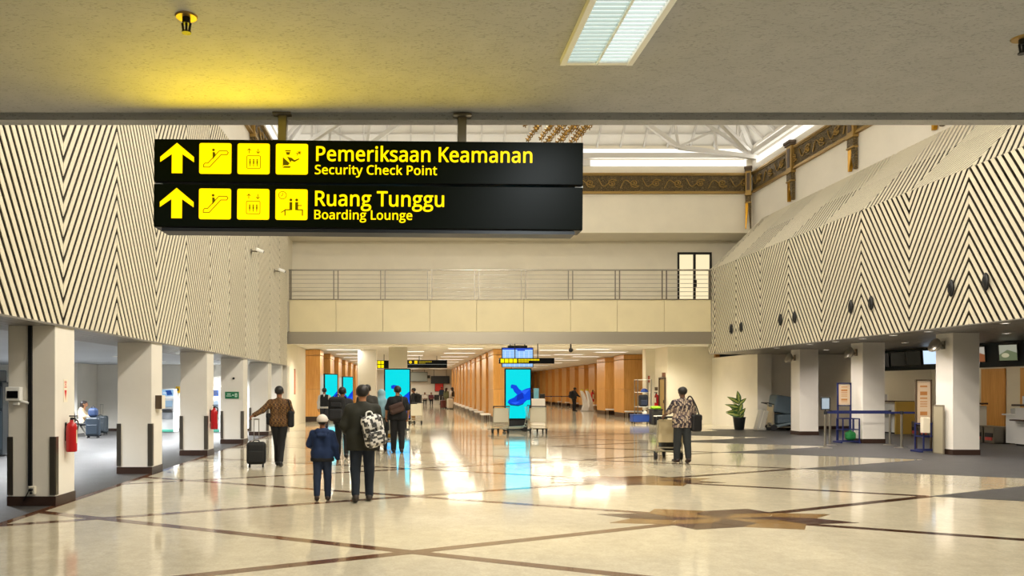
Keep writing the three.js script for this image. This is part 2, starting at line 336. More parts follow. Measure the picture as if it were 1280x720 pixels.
for (let k = 0; k < 6; k++) part('rail_bar', rod([XL, 0.12 + k * 0.165, 0], [XR, 0.12 + k * 0.165, 0], 0.011, 6), M.steel, rail);
for (let k = 0; k <= 9; k++) for (const s of [-1, 1]) { const w = (XR - XL) / 9; part('post', box(0.035, 1.14, 0.05, Math.min(XR - 0.03, Math.max(XL + 0.03, XL + w * k + s * 0.085)), 0.57, 0), M.steelDark, rail); }

// ---- frieze, pilasters
const scrollPts = []; for (let k = 0; k <= 20; k++) { const t = k / 20, a = Math.PI * (0.2 + 2.1 * t), r = 0.2 * (1 - 0.72 * t); scrollPts.push([0.17 + r * Math.cos(a) * 1.1, r * Math.sin(a) * 0.9, 0.03]); }
const scrollGeo = G(tube(scrollPts, 0.024, 22, 5), tube([[-0.42, 0.2, 0.02], [-0.2, -0.13, 0.03], [0.05, 0.03, 0.03], [0.34, 0.12, 0.03]], 0.022, 14, 5), ball(0.05, 0.15, -0.02, 0.03, 8));
scrollGeo.keepUV = true;
function frieze(name, label, len, pos, turn) {
  const f = thing(name, label, 'frieze', pos, turn, 'carved friezes around the high hall');
  part('carved_panel', box(len, 0.66, 0.05, 0, 0.42, 0.025), M.goldCarved, f);
  part('moulding', [box(len, 0.06, 0.12, 0, 0.82, 0.061), box(len, 0.035, 0.09, 0, 0.765, 0.046)], M.goldTrim, f);
  part('moulding', [box(len, 0.06, 0.12, 0, 0.03, 0.061), box(len, 0.035, 0.09, 0, 0.085, 0.046)], M.goldTrim, f);
  const n = Math.floor(len / 0.9);
  for (let k = 0; k < n; k++) { const o = part('scroll', scrollGeo, M.goldTrim, f); o.position.set(-len / 2 + (k + 0.5) * len / n, 0.43, 0.05); if (k % 2) o.scale.y = -1; }
  return f;
}
frieze('frieze', 'dark gold carved scroll frieze on the end wall above the balcony', XRW - XLW - 0.1, [(XRW + XLW) / 2, 9.6, -DUP + 0.003], 0);
frieze('frieze', 'gold carved scroll frieze on the wall above the sloping slats', 26, [XRW - 0.003, 9.6, -DUP + 13.2], -Math.PI / 2);
frieze('frieze', 'gold carved scroll frieze on the wall above the tall left screen', 26, [XLW + 0.003, 9.6, -DUP + 13.2], Math.PI / 2);
function pilaster(label, pos, turn, yBottom) {
  const p = thing('pilaster', label, 'pilaster', pos, turn, 'gold carved pilasters on the upper walls'), h = 10.62;
  part('capital', [rbox(0.5, 0.1, 0.26, 0.02, 0, h, 0.13), rbox(0.44, 0.08, 0.22, 0.02, 0, h - 0.09, 0.11)], M.brown, p);
  part('block', rbox(0.36, 0.95, 0.17, 0.02, 0, 10.05, 0.085), M.goldTrim, p);
  part('inset', box(0.2, 0.7, 0.02, 0, 10.05, 0.175), M.brown, p);
  part('collar', [rbox(0.44, 0.1, 0.2, 0.02, 0, 9.54, 0.1), rbox(0.4, 0.06, 0.18, 0.02, 0, 9.2, 0.09)], M.goldTrim, p);
  part('carved_band', rbox(0.36, 0.28, 0.16, 0.02, 0, 9.36, 0.08), M.goldCarved, p);
  const t = 9.18, b = yBottom;
  part('tine', mov(extrude([[-0.18, t], [-0.01, t], [-0.02, t - 0.3], [-0.13, b], [-0.18, b]], 0.1, 0.008), 0, 0, 0.02), M.gold, p);
  part('tine', mov(extrude([[0.18, t], [0.01, t], [0.02, t - 0.3], [0.13, b], [0.18, b]], 0.1, 0.008), 0, 0, 0.02), M.goldCarved, p);
  return p;
}
for (const [d, w] of [[27.9, 'nearest to the corner by the balcony'], [24.0, 'second from the balcony corner'], [20.1, 'third from the balcony corner'], [16.2, 'fourth from the balcony corner']]) pilaster(`gold carved pilaster above the sloping slats, ${w}`, [XRW - 0.012, 0, -d], -Math.PI / 2, 8.5);
for (const [d, w] of [[27.9, 'nearest to the balcony'], [24.0, 'second from the balcony']]) pilaster(`gold carved pilaster above the tall left screen, ${w}`, [XLW + 0.012, 0, -d], Math.PI / 2, 8.3);
pilaster('narrow gold corner pilaster where the end wall meets the right wall', [XRW - 0.22, 0, -DUP + 0.17], -0.5, 8.14).scale.set(0.6, 1, 0.7);

// ---- roof: steep hip, rafters, eaves lights, trusses
const YE = 11.45, RISE = 3.8;
const roof = structGroup('ceiling_roof', 'white boarded hip roof with rafters and steel trusses');
function slope(a, b, c, d, m) {                           // quad a,b,c,d with thickness upwards
  const n = V(...b).sub(V(...a)).cross(V(...d).sub(V(...a))).normalize().multiplyScalar(-0.12), q = [a, b, c, d].map((p) => V(...p)), r = q.map((p) => p.clone().add(n));
  const pos = []; const tri = (x, y, z) => { for (const p of [x, y, z]) pos.push(p.x, p.y, p.z); };
  tri(q[0], q[1], q[2]); tri(q[0], q[2], q[3]); tri(r[0], r[2], r[1]); tri(r[0], r[3], r[2]);
  for (let i = 0; i < 4; i++) { const j = (i + 1) % 4; tri(q[i], r[i], r[j]); tri(q[i], r[j], q[j]); }
  const g = new THREE.BufferGeometry(); g.setAttribute('position', new THREE.Float32BufferAttribute(pos, 3)); g.computeVertexNormals(); return clean(g);
}
const rx0 = XLW - 0.25, rx1 = XRW + 0.25, rd1 = DUP + 0.25, rd0 = DFS - 0.3;
struct('deck', [slope([rx0, YE, -rd1], [rx1, YE, -rd1], [rx1 - RISE, YE + RISE, -rd1 + RISE], [rx0 + RISE, YE + RISE, -rd1 + RISE]),
  slope([rx1, YE, -rd1], [rx1, YE, -rd0], [rx1 - RISE, YE + RISE, -rd0], [rx1 - RISE, YE + RISE, -rd1 + RISE]),
  slope([rx0, YE, -rd0], [rx0, YE, -rd1], [rx0 + RISE, YE + RISE, -rd1 + RISE], [rx0 + RISE, YE + RISE, -rd0]),
  span(rx0 + RISE - 0.1, rx1 - RISE + 0.1, YE + RISE, YE + RISE + 0.15, -rd0, -rd1 + RISE - 0.1)], M.roof, null, roof);
for (let x = rx0 + 0.5; x < rx1; x += 0.96) { const r = Math.min(RISE, x - rx0, rx1 - x) - 0.05; if (r > 0.4) part('rafter', bar([x, YE - 0.03, -rd1 + 0.06], [x, YE + r - 0.09, -rd1 + r], 0.07, 0.12), M.roofSteel, roof); }
for (let d = rd0 + 1.5; d < rd1; d += 0.96) { const r = Math.min(RISE, rd1 - d) - 0.05; if (r > 0.4) for (const s of [1, -1]) { const xe = s > 0 ? rx1 : rx0; part('rafter', bar([xe - s * 0.06, YE - 0.03, -d], [xe - s * r, YE + r - 0.09, -d], 0.07, 0.12), M.roofSteel, roof); } }
for (const h of [0.55, 1.35, 2.2]) part('purlin', bar([rx0 + h, YE + h - 0.02, -rd1 + h + 0.02], [rx1 - h, YE + h - 0.02, -rd1 + h + 0.02], 0.04, 0.05), M.roofSteel, roof);
part('eaves_beam', [span(rx0, rx1, 11.0, 11.2, -DUP + 0.35, -DUP + 0.2)], M.roofSteel, roof);
part('eaves_beam', [span(XRW - 0.2, XRW - 0.35, 11.0, 11.2, -DUP, -6)], M.roofSteel, roof);
part('eaves_beam', [span(XLW + 0.2, XLW + 0.35, 11.0, 11.2, -DUP, -6)], M.roofSteel, roof);
function truss(D, mirror) {
  const t = (px, py) => [atX(px, D) * 1, atY(py, D), -D], mx = (p) => mirror ? [XRW + XLW - p[0], p[1], p[2]] : p;
  const P = { c: t(945, 197), b: t(848, 184), a: t(805, 152), a2: t(770, 132), h: t(893, 163), h2: t(840, 128), v: t(896, 188) };
  const list = [['c', 'b', 0.16], ['b', 'a', 0.16], ['a', 'a2', 0.16], ['c', 'h', 0.15], ['h', 'h2', 0.15], ['b', 'h', 0.09], ['v', 'h', 0.09], ['b', 'h2', 0.09], ['a', 'h2', 0.09]];
  for (const [p, q, w] of list) part('truss_member', bar(mx(P[p]), mx(P[q]), w, w), M.roofSteel, roof);
}
truss(30.6, false); truss(30.6, true);
for (const s of [1, -1]) {                                // hip rafters in the corners
  const xe = s > 0 ? rx1 : rx0; part('hip_rafter', bar([xe - s * 0.1, YE - 0.06, -rd1 + 0.1], [xe - s * 3.7, YE + 3.54, -rd1 + 3.7], 0.16, 0.2), M.roofSteel, roof);
  part('truss_member', bar([xe - s * 0.35, 11.1, -DUP + 0.3], [xe - s * 3.6, 11.9, -DUP + 3.6], 0.15, 0.15), M.roofSteel, roof);
  for (const k of [1.1, 2.1, 3.0]) part('truss_member', bar([xe - s * (0.3 + k), 11.1 + 0.24 * k, -DUP + 0.2 + k], [xe - s * (0.3 + k), YE + k - 0.1, -DUP + 0.2 + k], 0.08, 0.08), M.roofSteel, roof);
}
// eaves light strips (glow + light of the same size)
const stripGlow = glow([1, 0.97, 0.9], 1.15);
function eaves(label, len, pos, turn) {
  const o = thing('eaves_light_strip', label, 'light', pos, turn, 'light strips under the eaves');
  part('diffuser', [box(len, 0.24, 0.04, 0, 0.125, 0.02)], stripGlow, o);
  part('diffuser', [box(len, 0.2, 0.04, 0, 0.6, 0.02)], stripGlow, o);
  for (let k = 1; k < len / 7; k++) part('bracket', box(0.35, 0.25, 0.06, -len / 2 + 7 * k - 2, 0.125, 0.04), M.roofSteel, o);
  const d = V(0, 0, 1).applyAxisAngle(V(0, 1, 0), turn), c = V(...pos).addScaledVector(d, 0.06);
  areaLight([1, 0.95, 0.86], POWER.eaves, len, 0.24, [c.x, c.y + 0.125, c.z], [d.x, 0, d.z]);
  areaLight([1, 0.95, 0.86], POWER.eaves, len, 0.2, [c.x, c.y + 0.6, c.z], [d.x, 0.15, d.z]);
}
eaves('glowing light strip under the eaves of the end wall', 18.6, [(XRW + XLW) / 2, 10.75, -DUP + 0.003], 0);
eaves('glowing light strip under the eaves above the gold pilasters', 24, [XRW - 0.003, 10.75, -DUP + 12.5], -Math.PI / 2);
eaves('glowing light strip under the eaves above the tall left screen', 24, [XLW + 0.003, 10.75, -DUP + 12.5], Math.PI / 2);

// ---- columns
function column(label, x, d, top, opts = {}) {
  const c = structGroup('column', label, [x, 0, -d]), w = opts.w ?? 0.65, dp = opts.depth ?? 0.6;
  part('shaft', rbox(w, top, dp, 0.012, w / 2 * (opts.side ?? -1), top / 2 + 0.0, -dp / 2, 1), opts.m ?? M.paint, c);
  const cx = w / 2 * (opts.side ?? -1);
  if (!opts.plain) part('skirting', [box(w + 0.02, 0.13, dp + 0.02, cx, 0.067, -dp / 2)], M.skirting, c);
  if (opts.guards) for (const s of [-1, 1]) part('corner_guard', [box(0.075, 0.8, 0.012, cx + s * (w / 2 - 0.035), 0.55, 0.008), box(0.012, 0.8, 0.075, cx + s * (w / 2 + 0.006), 0.55, -0.035)], M.steelDark, c);
  return c;
}
const ord = ['first', 'second', 'third', 'fourth', 'fifth', 'sixth'];
const leftWhat = ['with the black cable strip and the red extinguisher', 'with the small white box on its side', 'with a red extinguisher, before the green exit sign', 'carrying the green exit sign', 'after the green exit sign', 'at the end of the row by the bridge'];
const leftCols = []; for (let k = 0; k < 6; k++) leftCols.push(column(`white column under the tall screen ${leftWhat[k]}`, -4.9, D0 + MOD * k - 0.06, YLS, { guards: k < 5 }));
column('white column under the tall screen beside the entrance', -4.9, D0 - MOD, YLS, { guards: true });
const rightWhat = ['beside the tall poster stand', 'behind the blue belt barrier', 'between the plant and the belt barrier'];
for (let k = 0; k < 3; k++) column(`white column under the upright screen ${rightWhat[k]}`, [13.05, 13.17, 13.3][k], D0 + MOD * (2 + k) + 0.1, YRS, { side: 1 });
column('white column under the upright screen beside the entrance', 13.05, D0 + MOD + 0.1, YRS, { side: 1 });

// ---- left room
struct('ceiling_left', [span(-18, XL - 0.46, YLS, YLS + 0.2, 8, -29.8)], M.leftCeil, 'pale ceiling of the waiting room behind the white columns');
struct('trim_2', [0, 1, 2, 3, 4, 5].map((k) => span(XL - 0.02 - 0.2 * k - 0.185, XL - 0.02 - 0.2 * k, YLS - 0.025, YLS, 8, -29.7)), M.soffitMetal, 'grey metal soffit strips along the tall screen');
struct('wall_left_end', [span(-18, -4.9, 0, YLS, -28.6, -28.8), span(-12.05, -11.85, 0, YLS, -26.9, -28.6)], M.paint, 'white end wall of the waiting room');
struct('baseboard_left', [span(-18, -5.6, 0, 0.1, -28.56, -28.6)], M.skirting, 'dark baseboard along the white waiting room wall');
struct('wall_left_outer', span(-18.2, -18, 0, YLS + 0.2, 8, -28.8), mat(0xa9c0c9, 0.6, { map: T.paint }), 'blue-grey outer wall of the waiting room');
struct('wall_left_bridge', [span(-8, -5.1, 0, 3.5, -29.9, -30.1), span(-5.3, -5.1, 0, YH, -30, -36.4)], M.cream, 'pale wall between the last column and the wooden columns');

// ---- right room
struct('ceiling_right', [span(XR + 0.57, 21, YRS, YRS + 0.2, 8, -30)], M.soffitMetal, 'grey metal ceiling over the check-in counters');
{ const strips = []; for (let k = 0; k < 22; k++) strips.push(span(XR + 0.0 + 0.4 * k, XR + 0.0 + 0.4 * k + 0.385, YRS - 0.02, YRS, 2, -29.98)); struct('trim_3', strips, M.soffitMetal, 'grey metal strip soffit with small round downlights'); }
struct('wall_right_end', [span(13.5, 14.05, 0, YRS, -29.7, -34.4), span(14.05, 20.6, 0, YRS, -30, -30.2)], M.paint, 'white end wall behind the wrapped luggage trolley');
struct('baseboard_right', [span(13.48, 14.07, 0, 0.12, -29.66, -29.72), span(14.05, 20.4, 0, 0.12, -29.96, -30)], M.skirting, 'dark baseboard along the white end wall');
struct('wall_right_outer', span(20.5, 20.7, 0, YRS + 0.2, 8, -30), M.paint, 'white wall behind the check-in counters');
// ---- far white wall and far hall shell
struct('wall_far_white', span(11.5, 13.6, 0, YH, -DFAR, -36.0), M.cream, 'plain cream wall behind the potted plant');
struct('ceiling_far', [span(-8, 24, YH, YH + 0.2, -DB - 0.3, -100)], M.roof, 'cream ceiling of the far hall with light panels');
struct('wall_far_left', [span(-6.6, -6.4, 0, YH, -36.2, -100)], M.cream, 'left wall of the far hall behind the wooden columns');
struct('wall_far_end', [span(-6.6, 4.2, 0, YH, -DEND, -DEND - 0.2), span(4, 20, 0, YH, -98, -98.2)], M.paint, 'white end wall of the far hall');
struct('wall_far_right', [span(16, 16.2, 0, YH, -40, -98)], M.wood, 'wooden wall at the right of the far hall');
struct('wall_far_nook', [span(12.9, 16.2, 0, YH, -43.2, -43.4)], M.cream, 'short wall between the cream pillar and the wooden columns');
struct('trim_4', span(-5.3, 13.6, YH, 3.5, -DB - 0.28, -DB - 0.32), M.cream, 'ceiling edge behind the bridge beam');
// ================================================================ LAMPS
const lampWhite = glow([1, 0.95, 0.85], 1.6);
{ // high-bay lamps hung in the roof along the middle of the hall (above the ceiling edge as seen from the entrance)
  let proto = null; const spots = [7.4, 11.4, 15.4, 19.4, 23.4];
  spots.forEach((d, k) => {
    const label = `square high-bay lamp hung from the roof, number ${['one', 'two', 'three', 'four', 'five'][k]} from the entrance`;
    if (!proto) {
      proto = thing('high_bay_lamp', label, 'lamp', [3.4, 10.9, -d], 0, 'high-bay lamps in the roof');
      part('housing', rbox(0.8, 0.12, 0.8, 0.03, 0, 0.07, 0), M.roofSteel, proto);
      part('diffuser', box(0.7, 0.02, 0.7, 0, 0.0, 0), lampWhite, proto);
      part('rod', rod([0, 0.1, 0], [0, YE + RISE - 10.9, 0], 0.02), M.roofSteel, proto);
    } else dup(proto, [3.4, 10.9, -d], 0, label);
    areaLight(WARM, POWER.highBay, 0.7, 0.7, [3.4, 10.87, -d], [0, -1, 0.0001]);
  });
}
// floodlights on the wall above the ceiling edge, aimed down the hall
[2.0, 6.6].forEach((x, k) => {
  const o = thing('hall_floodlight', `floodlight on the wall above the ceiling edge, ${['by the tall screen', 'by the sloping slats'][k]}`, 'floodlight', [x, 9.6, -5.5], 0, 'floodlights above the ceiling edge');
  part('housing', rot(rbox(0.62, 0.44, 0.14, 0.03), 0.46).translate(0, 0.03, 0.08), M.steelDark, o); part('lens', rot(box(0.56, 0.38, 0.02), 0.46).translate(0, 0, 0), lampWhite, o); part('bracket', [rod([-0.2, 0.1, 0.1], [-0.2, 0.1, 0.42], 0.02), rod([0.2, 0.1, 0.1], [0.2, 0.1, 0.42], 0.02)], M.steelDark, o);
  areaLight(WARM, POWER.flood, 0.56, 0.38, [x, 9.57, -5.55], [0, -0.46, -1]);
});
// recessed fluorescent panel in the foreground ceiling: X 0.84..1.2, D 3.0..4.2
{
  const lights = [[1.02, 3.58, 'fluorescent ceiling light with two louvred bays beside the direction sign'], [-2.6, 0.6, 'fluorescent ceiling light over the entrance area'], [1.02, 0.6, 'fluorescent ceiling light behind the louvred one'], [4.6, 0.6, 'fluorescent ceiling light over the entrance, far side']];
  const bright = glow([0.93, 1, 0.98], 1.3), dim = glow([0.88, 1, 0.95], 1.0), louvre = mat(0xdfe9e6, 0.25, { metalness: 0.3 });
  let proto = null;
  for (const [x, d, label] of lights) {
    const at = [x, YFS, -d];
    if (!proto) {
      proto = thing('ceiling_light', label, 'light', at, 0, 'fluorescent lights in the plaster ceiling');
      part('frame', [box(0.03, 0.05, 1.26, -0.185, -0.01, 0), box(0.03, 0.05, 1.26, 0.185, -0.01, 0), box(0.37, 0.04, 0.03, 0, -0.006, -0.63), box(0.37, 0.04, 0.03, 0, -0.006, 0.63)], M.white, proto);
      part('tray', box(0.37, 0.01, 1.26, 0, -0.002, 0), M.white, proto);
      part('tube_panel', box(0.16, 0.012, 1.2, -0.085, -0.008, 0), dim, proto);
      part('tube_panel', box(0.16, 0.012, 1.2, 0.085, -0.008, 0), bright, proto);
      part('divider', box(0.012, 0.03, 1.24, 0, -0.02, 0), louvre, proto);
      for (let k = 0; k < 30; k++) part('louvre', box(0.33, 0.014, 0.0035, 0, -0.022, -0.59 + k * 0.0407), louvre, proto);
    } else dup(proto, at, 0, label);
    areaLight(COOL, POWER.panel, 0.33, 1.2, [x, YFS - 0.04, -d], [0, -1, 0.0001]);
  }
}
// far hall ceiling panels
{
  let proto = null; const rows = [];
  for (let k = 0; k < 9; k++) { rows.push([-3.3, 36.5 + 4.6 * k, 'left aisle', k, 'by the wall'], [-0.2, 38.4 + 4.55 * k, 'left aisle', k, 'in the middle'], [2.5, 35.5 + 4.6 * k, 'left aisle', k, 'by the middle piers']); }
  for (let k = 0; k < 8; k++) { rows.push([7.0, 37 + 5.6 * k, 'right aisle', k, 'by the middle piers'], [10.2, 39 + 5.6 * k, 'right aisle', k, 'by the wall'], [8.6, 36.2 + 5.6 * k, 'right aisle', k, 'in the middle']); }
  for (const [x, d, where, k, side] of rows) {
    const label = `ceiling light panel over the ${where}, row ${side}, ${nth[k]} from the bridge`, at = [x, YH, -d];
    if (!proto) {
      proto = thing('light_panel', label, 'light', at, 0, `light panels over the ${where}`);
      part('frame', [box(1.66, 0.03, 0.03, 0, -0.012, -0.315), box(1.66, 0.03, 0.03, 0, -0.012, 0.315), box(0.03, 0.03, 0.66, -0.82, -0.012, 0), box(0.03, 0.03, 0.66, 0.82, -0.012, 0)], M.white, proto);
      part('diffuser', box(1.6, 0.012, 0.6, 0, -0.008, 0), lampWhite, proto);
    } else dup(proto, at, 0, label, `light panels over the ${where}`);
    areaLight(CREAM, POWER.hall, 1.6, 0.6, [x, YH - 0.03, -d], [0, -1, 0.0001]);
  }
}
// small round downlights
function downlights(name, list, y, rgb, power, radius, group, label) {
  let proto = null;
    for (const [x, d, where, bright = 1] of list) {
    const lab = `${label}, ${where}`;
    if (!proto) {
      proto = thing(name, lab, 'downlight', [x, y, -d], 0, group);
      part('ring', mov(rot(new THREE.TorusGeometry(radius, 0.012, 6, 20), Math.PI / 2), 0, -0.006, 0), M.white, proto);
      part('lens', cyl(radius * 0.95, radius * 0.95, 0.012, 0, -0.004, 0, 20), glow(rgb, 3), proto);
    } else dup(proto, [x, y, -d], 0, lab);
    spotLight(rgb, power * bright, [x, y - 0.03, -d], [x, 0, -d], 1.3, 0.8, 3);
  }
}
downlights('round_downlight', [[12.1, 25.2, 'outer row, nearest the end wall'], [12.1, 23.1, 'outer row, second from the end wall'], [12.1, 21.7, 'outer row, third from the end wall'], [12.1, 20.4, 'outer row, fourth from the end wall'], [12.1, 19.1, 'outer row, fifth from the end wall'], [12.1, 17.8, 'outer row, sixth from the end wall'], [12.1, 15.5, 'outer row, seventh from the end wall'], [12.1, 13.2, 'outer row, eighth from the end wall'], [14.4, 26.4, 'inner row, nearest the end wall'], [14.4, 24.8, 'inner row, second from the end wall'], [14.4, 22.2, 'inner row, third from the end wall'], [14.4, 18.4, 'inner row, fourth from the end wall'], [14.4, 15, 'inner row, fifth from the end wall']], YRS - 0.02, [1, 0.9, 0.84], POWER.right, 0.08, 'downlights in the metal soffit', 'small round downlight in the grey metal soffit');
downlights('recessed_downlight', [[-8.2, 13, 'row by the columns, fourth from the end wall'], [-8.2, 17, 'row by the columns, third from the end wall'], [-8.2, 21, 'row by the columns, second from the end wall'], [-8.2, 25, 'row by the columns, nearest the end wall'], [-11, 15, 'middle row, fourth from the end wall'], [-11, 19, 'middle row, third from the end wall'], [-11, 23, 'middle row, second from the end wall'], [-12.2, 24.2, 'middle row, nearest the end wall'], [-14.5, 17, 'outer row, second from the end wall'], [-14.5, 23, 'outer row, nearest the end wall'], [-7.2, 27.4, 'over the bright blue machine']], YLS, [0.94, 0.97, 1], POWER.left, 0.09, 'downlights in the waiting room', 'round downlight in the waiting room ceiling');
downlights('small_downlight', [[-3.6, 32.2, 'first from the left wall'], [-0.4, 32.6, 'second from the left wall'], [2.0, 32.0, 'third from the left wall'], [5.6, 32.4, 'fourth from the left wall'], [8.2, 31.8, 'fifth from the left wall'], [10.6, 32.8, 'by the cream wall']], YH, [1, 0.9, 0.7], POWER.hallSmall, 0.07, 'downlights behind the bridge', 'tiny round downlight behind the bridge beam');

// ================================================================ HANGING DIRECTION SIGN
const YEL = '#ffe600';
function rr(c, x, y, w, h, r) { c.beginPath(); c.moveTo(x + r, y); c.lineTo(x + w - r, y); c.quadraticCurveTo(x + w, y, x + w, y + r); c.lineTo(x + w, y + h - r); c.quadraticCurveTo(x + w, y + h, x + w - r, y + h); c.lineTo(x + r, y + h); c.quadraticCurveTo(x, y + h, x, y + h - r); c.lineTo(x, y + r); c.quadraticCurveTo(x, y, x + r, y); c.closePath(); }
function poly(c, pts, close = true, fill = true) { c.beginPath(); pts.forEach(([x, y], i) => i ? c.lineTo(x, y) : c.moveTo(x, y)); if (close) c.closePath(); fill ? c.fill() : c.stroke(); }
const dot = (c, x, y, r, fill = true) => { c.beginPath(); c.arc(x, y, r, 0, Math.PI * 2); fill ? c.fill() : c.stroke(); };
function signRow(row) {
  // canvas units: 3.8 per photo pixel
  return canvasTex(2044, 208, (c, W, H) => {
    const k = 3.8, X = (px) => (px - 192) * k, Y = (py) => (py - (row ? 231 : 177)) * k;
    c.fillStyle = '#030603'; c.fillRect(0, 0, W, H);
    c.fillStyle = YEL;
    const a = row ? 235.5 : 181.5;
    poly(c, [[220.5, a], [242, a + 18.5], [242, a + 25.5], [227.5, a + 15], [227.5, a + 40], [214, a + 40], [214, a + 15], [199.5, a + 25.5], [199.5, a + 18.5]].map(([x, y]) => [X(x), Y(y)]));
    const py = row ? 236 : 181.5, S = 40.5 * k;
    const ink = '#4a4508';
    [248.5, 296.5, 344.5].forEach((px, i) => {
      c.fillStyle = YEL; rr(c, X(px), Y(py), S, S, 3 * k); c.fill();
      c.fillStyle = ink; c.strokeStyle = ink; const P = (u, v) => [X(px) + u * S, Y(py) + v * S];
      if (i === 0) { // escalator
        c.lineWidth = 3.4; c.lineJoin = 'round';
        c.beginPath(); const q = [[0.14, 0.70], [0.14, 0.78], [0.32, 0.78], [0.68, 0.37], [0.86, 0.37], [0.90, 0.31], [0.86, 0.25], [0.62, 0.25], [0.27, 0.65], [0.18, 0.65]]; q.forEach(([u, v], n) => n ? c.lineTo(...P(u, v)) : c.moveTo(...P(u, v))); c.closePath(); c.stroke();
        dot(c, ...P(0.44, 0.22), 0.042 * S); poly(c, [P(0.41, 0.29), P(0.48, 0.29), P(0.51, 0.40), P(0.42, 0.52)]);
      } else if (i === 1) { // lift
        c.lineWidth = 2.6; rr(c, ...P(0.29, 0.40), 0.42 * S, 0.41 * S, 6); c.stroke();
        for (const u of [0.39, 0.5, 0.61]) { dot(c, ...P(u, 0.53), 0.022 * S); c.fillRect(...P(u - 0.02, 0.56), 0.04 * S, 0.10 * S); c.fillRect(...P(u - 0.01, 0.66), 0.02 * S, 0.08 * S); }
        c.lineWidth = 3; for (const [u, s] of [[0.36, 1], [0.64, -1]]) { poly(c, [P(u, 0.17), P(u, 0.32)], false, false); const v = s > 0 ? 0.17 : 0.32; poly(c, [P(u - 0.055, v + 0.06 * s), P(u, v), P(u + 0.055, v + 0.06 * s)], false, false); }
      } else if (!row) { // officer
        c.fillRect(...P(0.29, 0.21), 0.17 * S, 0.035 * S); poly(c, [P(0.31, 0.27), P(0.45, 0.27), P(0.42, 0.36), P(0.34, 0.36)]);
        poly(c, [P(0.22, 0.44), P(0.44, 0.64), P(0.40, 0.66), P(0.40, 0.70), P(0.24, 0.70), P(0.22, 0.78)]);
        poly(c, [P(0.22, 0.78), P(0.44, 0.78), P(0.47, 0.73), P(0.26, 0.73)]);
        poly(c, [P(0.35, 0.42), P(0.50, 0.46), P(0.58, 0.53), P(0.72, 0.47), P(0.73, 0.50), P(0.58, 0.59), P(0.48, 0.55), P(0.46, 0.62)]);
        c.lineWidth = 2.4; poly(c, [P(0.62, 0.31), P(0.67, 0.31), P(0.66, 0.38)], false, false); for (const [u, v] of [[0.05, 0.05], [-0.05, 0.05], [0.06, 0], [0, 0.06]]) poly(c, [P(0.73 - u, 0.29 - v), P(0.73 + u, 0.29 + v)], false, false);
      } else { // waiting
        c.lineWidth = 2.4; dot(c, ...P(0.22, 0.2), 0.12 * S, false); poly(c, [P(0.22, 0.12), P(0.22, 0.2), P(0.17, 0.23)], false, false);
        for (const [u, s] of [[0.48, -1], [0.66, 1]]) { dot(c, ...P(u, 0.35), 0.045 * S); poly(c, [P(u - 0.045, 0.42), P(u + 0.045, 0.42), P(u + 0.045, 0.68), P(u - 0.045, 0.68)]); c.lineWidth = 5; poly(c, [P(u, 0.67), P(u + s * 0.18, 0.67), P(u + s * 0.18, 0.86)], false, false); }
        c.lineWidth = 4; poly(c, [P(0.18, 0.76), P(0.32, 0.67)], false, false); poly(c, [P(0.66, 0.53), P(0.82, 0.53)], false, false);
      }
    });
    const line = (txt, px0, px1, base, size) => { c.fillStyle = YEL; c.strokeStyle = YEL; c.font = `${size * k}px sans-serif`; const w = c.measureText(txt).width; c.save(); c.translate(X(px0), Y(base)); c.scale((px1 - px0) * k / w, 1); c.lineWidth = size * k * 0.03; c.fillText(txt, 0, 0); c.strokeText(txt, 0, 0); c.restore(); };
    if (!row) { line('Pemeriksaan Keamanan', 393, 668, 203.5, 26.5); line('Security Check Point', 393, 547, 221, 16.5); }
    else { line('Ruang Tunggu', 392, 558, 257.5, 27); line('Boarding Lounge', 392, 517, 275, 16.5); }
  });
}
function planeUV(w, h, x, y, z) { const g = new THREE.PlaneGeometry(w, h).translate(x, y, z); g.keepUV = true; return g; }
function screenMat(map, k = 1, rgb = [1, 1, 1]) { const m = phys(0x000000, 0.4, { specularIntensity: 0.15 }); m.emissive = new THREE.Color().setRGB(...rgb); m.emissiveIntensity = k; m.emissiveMap = map; return m; }
{
  const D = 5.0, w = 537 * D / FOCAL, s = thing('direction_sign', 'black hanging direction sign with yellow arrows, pictograms and two rows of lettering', 'sign', [atX(460.5, D), atY(230.5, D), -D]);
  s.rotation.z = -0.0085;
  const h = 0.284;
  for (const r of [0, 1]) {
    const y = r ? -h / 2 - 0.006 : h / 2 + 0.006, cab = part('cabinet', rbox(w, h, 0.16, 0.006, 0, y, -0.085, 1), M.signBlack, s);
    part('face', planeUV(w - 0.006, h - 0.01, 0, y, 0.002), screenMat(signRow(r), 1.5, [1, 0.86, 0.0]), cab);
  }
  part('bracket', [box(0.05, 0.02, 0.06, -w / 2 + 0.02, 0, -0.06), box(0.05, 0.02, 0.06, w / 2 - 0.02, 0, -0.06)], M.steel, s);
  part('bottom_rail', box(w - 0.1, 0.022, 0.14, 0.0, -h - 0.02, -0.085), M.black, s);
  for (const px of [351, 577.5]) { const x = atX(px, D) - s.position.x; part('pole', [rbox(0.058, YFS - s.position.y - h, 0.058, 0.006, x, (h + YFS - s.position.y) / 2, -0.06, 1)], M.steelDark, s); part('pole_flange', box(0.12, 0.012, 0.12, x, YFS - s.position.y - 0.012, -0.06), M.steelDark, s); }
  // light given off by the yellow faces: the pictograms, then the lettering
  areaLight([1, 0.72, 0.0], POWER.sign, 0.95, 0.46, [atX(293, D), atY(230, D), -D + 0.03], [0, 0, 1]);
  areaLight([1, 0.72, 0.0], POWER.sign * 0.22, 1.3, 0.4, [atX(530, D), atY(230, D), -D + 0.03], [0, 0, 1]);
}
